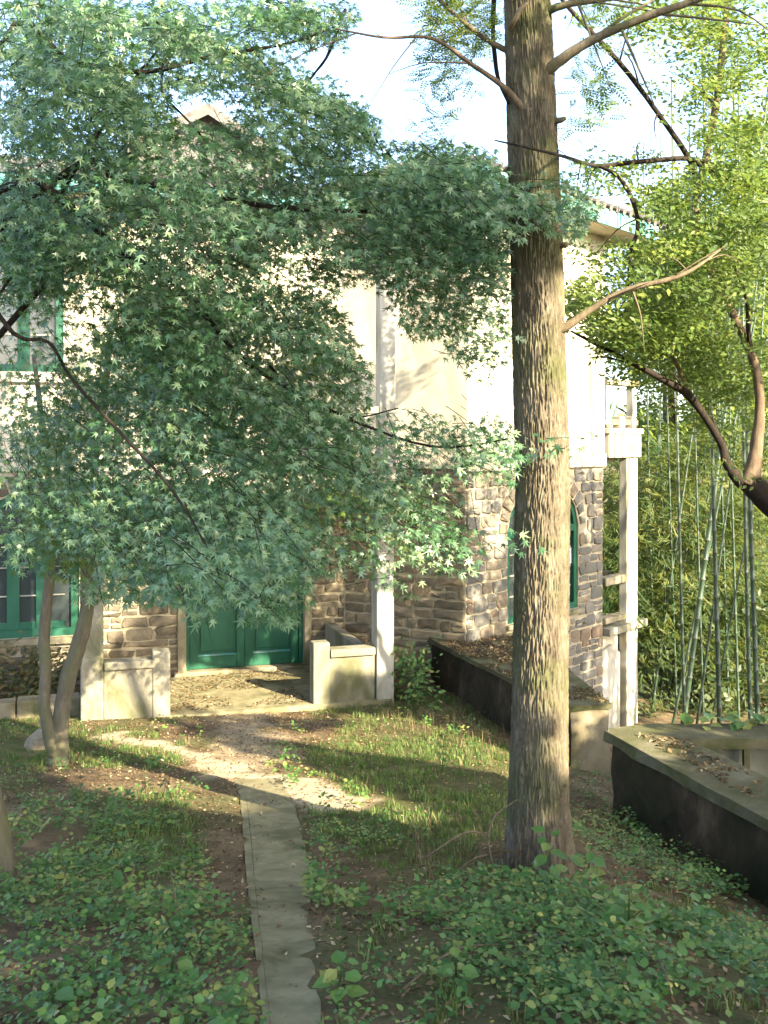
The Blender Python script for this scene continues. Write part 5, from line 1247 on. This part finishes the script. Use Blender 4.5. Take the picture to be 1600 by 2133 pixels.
# seedlings: single plants one can pick out
def seedling(p, h, nl, size, label, lean=(0, 0), group=None, name='seedling', seed=0, mat='cover'):
    r = np.random.default_rng(seed + 100); root = empty(name, p); tag(root, label, 'plant', group)
    top = np.array(p) + np.array([lean[0], lean[1], h]); V, Fc = tube(*smoothpath([np.array(p) - np.array([0, 0, .03]), (np.array(p) + top) / 2 + np.array([lean[0] * .2, 0, .02]), top], [.005, .004, .002]), 6); mesh('stem', V, Fc, M['cover'], root)
    for i in range(nl):
        t = .35 + .65 * i / max(nl - 1, 1); a = i * 2.4 + r.uniform(-.3, .3); o_ = np.array(p) * (1 - t) + top * t; s = size * r.uniform(.7, 1.15) * (1.1 - .3 * t)
        d = np.array([math.cos(a), math.sin(a), r.uniform(-.5, .15)]); X, Y, Z = axes(d[None], (np.array([0, -.25, 1.0]) + r.normal(0, .2, 3))[None])
        Vv = [o_ + X[0] * .02 + s * (q[0] * X[0] + q[1] * Y[0] + q[2] * Z[0]) for q in OVW[0]]
        lo = mesh('leaf', Vv, OVW[1], M[mat], root); at_ = lo.data.attributes.new('rnd', 'FLOAT', 'POINT'); at_.data.foreach_set('value', [float(r.uniform(.3, .95))] * len(Vv))
tz = lambda px_, py_: hit(px_, py_)
seedling(tz(1150, 1850), .3, 10, .1, 'bright seedling with broad drooping leaves against the foot of the furrowed trunk', (-.02, -.03), seed=1)
seedling(tz(1215, 1850), .24, 9, .09, 'leafy seedling just right of the furrowed trunk', (.05, 0), seed=2)
seedling(tz(1060, 1890), .12, 7, .075, 'small seedling left below the furrowed trunk beside dry twigs', (-.05, 0), seed=3)
seedling(tz(700, 2105), .16, 9, .08, 'clump of rounded leaves right of the path at the bottom edge', (.02, 0), seed=4)
seedling(tz(670, 1870), .1, 10, .075, 'low bright clump overhanging the right edge of the path', (-.04, 0), seed=5)
seedling(tz(350, 2060), .12, 8, .075, 'pale-leaved seedling left of the path near the bottom', (.02, 0), seed=6)
seedling(tz(110, 2130), .12, 7, .085, 'big-leaved seedling in the bottom left corner', (.0, 0), seed=7)
seedling(tz(950, 2070), .12, 8, .07, 'yellow-green seedling low in the middle right of the path', (.0, 0), seed=8)
seedling(tz(1310, 1960), .2, 9, .085, 'tall leafy seedling below the dark basin wall', (.0, 0), seed=9)
seedling(tz(1460, 1960), .2, 9, .085, 'leafy seedling nearest the basin wall at the right', (.0, 0), seed=10)
seedling(tz(595, 1600), .16, 9, .06, 'little sunlit weed where the path reaches the sunlit strip', (.0, 0), seed=11)
seedling(tz(920, 1610), .3, 10, .06, 'sunlit weed with pale tips in the lawn left of the trunk', (.02, 0), seed=12)
seedling(tz(860, 1480), .5, 14, .11, 'dark leafy weed at the foot of the white porch column', (.05, -.05), seed=13)
seedling(tz(905, 1500), .4, 12, .1, 'bushy weed between porch column and terrace wall', (.05, -.05), seed=14)
seedling(tz(310, 1600), .1, 10, .08, 'dark clump of leaves beside the sunlit strip near the maple stems', (.05, 0), seed=15)
# creeping plant on the rear ledge of the basin
cr = empty('creeper', (3.2, 9.2, ZB)); tag(cr, 'broad-leaved creeper spilling over the far ledge of the basin', 'plant')
for i in range(46):
    p = np.array([rg.uniform(2.75, 4.3), rg.uniform(9.1, 9.4), ZB + rg.uniform(.01, .1)]); a = rg.uniform(3.6, 5.8); X, Y, Z = axes(np.array([[math.cos(a), math.sin(a), -.2]]), np.array([[0, -.3, 1.0]]) + rg.normal(0, .25, (1, 3))); s = rg.uniform(.09, .16)
    lo = mesh('leaf', [p + s * (q[0] * X[0] + q[1] * Y[0] + q[2] * Z[0]) for q in OVW[0]], OVW[1], M['cover'], cr); at_ = lo.data.attributes.new('rnd', 'FLOAT', 'POINT'); at_.data.foreach_set('value', [float(rg.uniform(.5, 1))] * 8)
# shrubs
def shrub(name, c_, rad, n, mat, label, size, seed):
    r = np.random.default_rng(seed); root = empty(name, (c_[0], c_[1], float(G(c_[0], c_[1])))); tag(root, label, 'shrub')
    nb = 26; bc = np.array(c_) + nrm(r.normal(0, 1, (nb, 3))) * r.random((nb, 1)) ** .5 * np.array(rad)
    mb = MB()
    for q in bc[:14]:
        v, f = tube(*smoothpath([np.array([c_[0] + r.normal(0, .05), c_[1], root.location.z - .03]), (q + np.array(c_)) / 2 - np.array([0, 0, .1]), q], [.012, .008, .004], 3), 5); mb.add(v, f)
    tag(mb.build('stems', M['bark_thin'], root), kind='stuff')
    P = bc[r.integers(0, nb, n)] + r.normal(0, .11, (n, 3)); P = P[P[:, 2] > G(P[:, 0], P[:, 1])]; n = len(P)
    cloud('foliage', OV[0], OV[1], P, nrm(P - np.array(c_)) + r.normal(0, .5, (n, 3)), np.array([0, -.4, .8]) + r.normal(0, .4, (n, 3)), r.uniform(*size, n), M[mat], root)
p = fF(-2.85, .95, .22); shrub('shrub', p, (.5, .35, .4), 900, 'shrub', 'rusty low shrub under the left ground-floor window', (.06, .11), 31)
p = fF(-3.75, .8, .3); shrub('shrub', p, (.45, .4, .5), 700, 'shrub', 'shrub at the left edge in front of the planter', (.06, .11), 32)
p = at(850, 1430, 13.6); shrub('shrub', (p[0], p[1], .2), (.3, .3, .35), 420, 'cover', 'dark green bush in the corner beside the porch column', (.06, .1), 33)
# veranda pot plants
for (u0, u1, z0, z1, lab, nm) in ((LW + .15, 4.7, .3, .85, 'spiky potted plant behind the lower veranda rail', 1), (LW + .15, 4.95, 3.75, 4.35, 'spiky green plant behind the upper veranda rail', 2)):
    r = np.random.default_rng(60 + nm); root = empty('potted_plant', fW((u0 + u1) / 2, -.45, z0 - .15)); tag(root, lab, 'plant')
    mb = MB()
    for i in range(60):
        u = r.uniform(u0, u1); o_ = fW(u, -.4 + r.normal(0, .08), z0 - .05); t = o_ + UW * r.normal(0, .18) + NW * r.uniform(-.1, .25) + ZU * r.uniform(.3, z1 - z0 + .15); s = UW * .012
        mb.add([o_ - s, o_ + s, (o_ + t) / 2 + s + ZU * .06, (o_ + t) / 2 - s + ZU * .06, t - ZU * .04], [(0, 1, 2, 3), (3, 2, 4)])
    tag(mb.build('leaves', M['cover'], root), kind='stuff')
    box('pot', fW, u0 + .1, u1 - .1, -.62, -.32, z0 - (.17 if nm == 1 else .149), z0, M['tanwall'], root, .02)
# boulder by the twin stems
rk = hit(85, 1560); r = np.random.default_rng(3); V = []; Fc = []; nu, nv = 14, 9
for j in range(nv + 1):
    for i in range(nu):
        ph = math.pi * j / nv; th = 2 * math.pi * i / nu; k = 1 + .35 * (vnoise(math.cos(th) * 1.5 + 7, math.sin(th) * 1.5 + j * .5) - .5)
        V.append((rk[0] + (.15 - .05 * math.cos(ph)) * k * math.sin(ph) * math.cos(th), rk[1] + .13 * k * math.sin(ph) * math.sin(th), rk[2] + .07 + .13 * k * math.cos(ph)))
for j in range(nv):
    for i in range(nu): Fc.append((j * nu + i, (j + 1) * nu + i, (j + 1) * nu + (i + 1) % nu, j * nu + (i + 1) % nu))
tag(mesh('boulder', V, Fc, M['rock'], None), 'pale rough boulder behind the twin maple stems', 'boulder')
# dry twigs round the trunk foot
tw = empty('dry_branch', tz(1030, 1830)); tag(tw, 'dead arching branch with withered leaves left of the trunk foot', 'branch')
dd = 5.75
for pts in ([(1030, 1860), (1025, 1800), (1017, 1745), (1032, 1700), (1078, 1665)], [(1030, 1800), (1060, 1830), (1110, 1880), (1120, 1900)], [(1020, 1745), (990, 1733), (960, 1738), (925, 1760), (880, 1790)], [(1025, 1778), (1050, 1772), (1085, 1780)], [(1020, 1780), (985, 1790), (940, 1830), (905, 1860)]):
    q = pathpix([(a, b_, dd - .01 * i) for i, (a, b_) in enumerate(pts)]); limb('twig', q, [2.4] * (len(q) - 1) + [1.2], dd, tw, M['drygrass'] if len(pts) == 3 else M['bark_right'], 6)
for i, (a, b_) in enumerate([(958, 1770), (972, 1768), (980, 1775), (1030, 1800), (1000, 1790), (1012, 1805)]):
    p = at(a, b_, dd); s = .06
    mesh('withered_leaf', [p + s * np.array([y_ * .6 + (.02 * i) * x_, z_ * 2, -x_]) for x_, y_, z_ in OV[0]], OV[1], M['drygrass'], tw)
for i, (p0, p1, lab) in enumerate([((840, 2080), (1040, 2000), 'thin curved fallen twig across the plants at bottom centre'), ((1150, 1990), (1160, 1880), 'short pale fallen twig standing below the trunk'), ((1215, 1870), (1245, 1800), 'brown fallen twig right of the trunk foot'), ((1350, 2020), (1400, 2110), 'dark fallen twig among the leaves at lower right'), ((440, 1990), (525, 1930), 'pale fallen twig touching the left edge of the path')]):
    a, b_ = hit(*p0), hit(*p1); mdl = (a + b_) / 2 + np.array([0, 0, .1]); V, Fc = tube(*smoothpath([a + np.array([0, 0, .03]), mdl, b_ + np.array([0, 0, .06])], [.006, .005, .003]), 6); tag(mesh('fallen_twig', V, Fc, M['bark_right'], None, True), lab, 'twig')
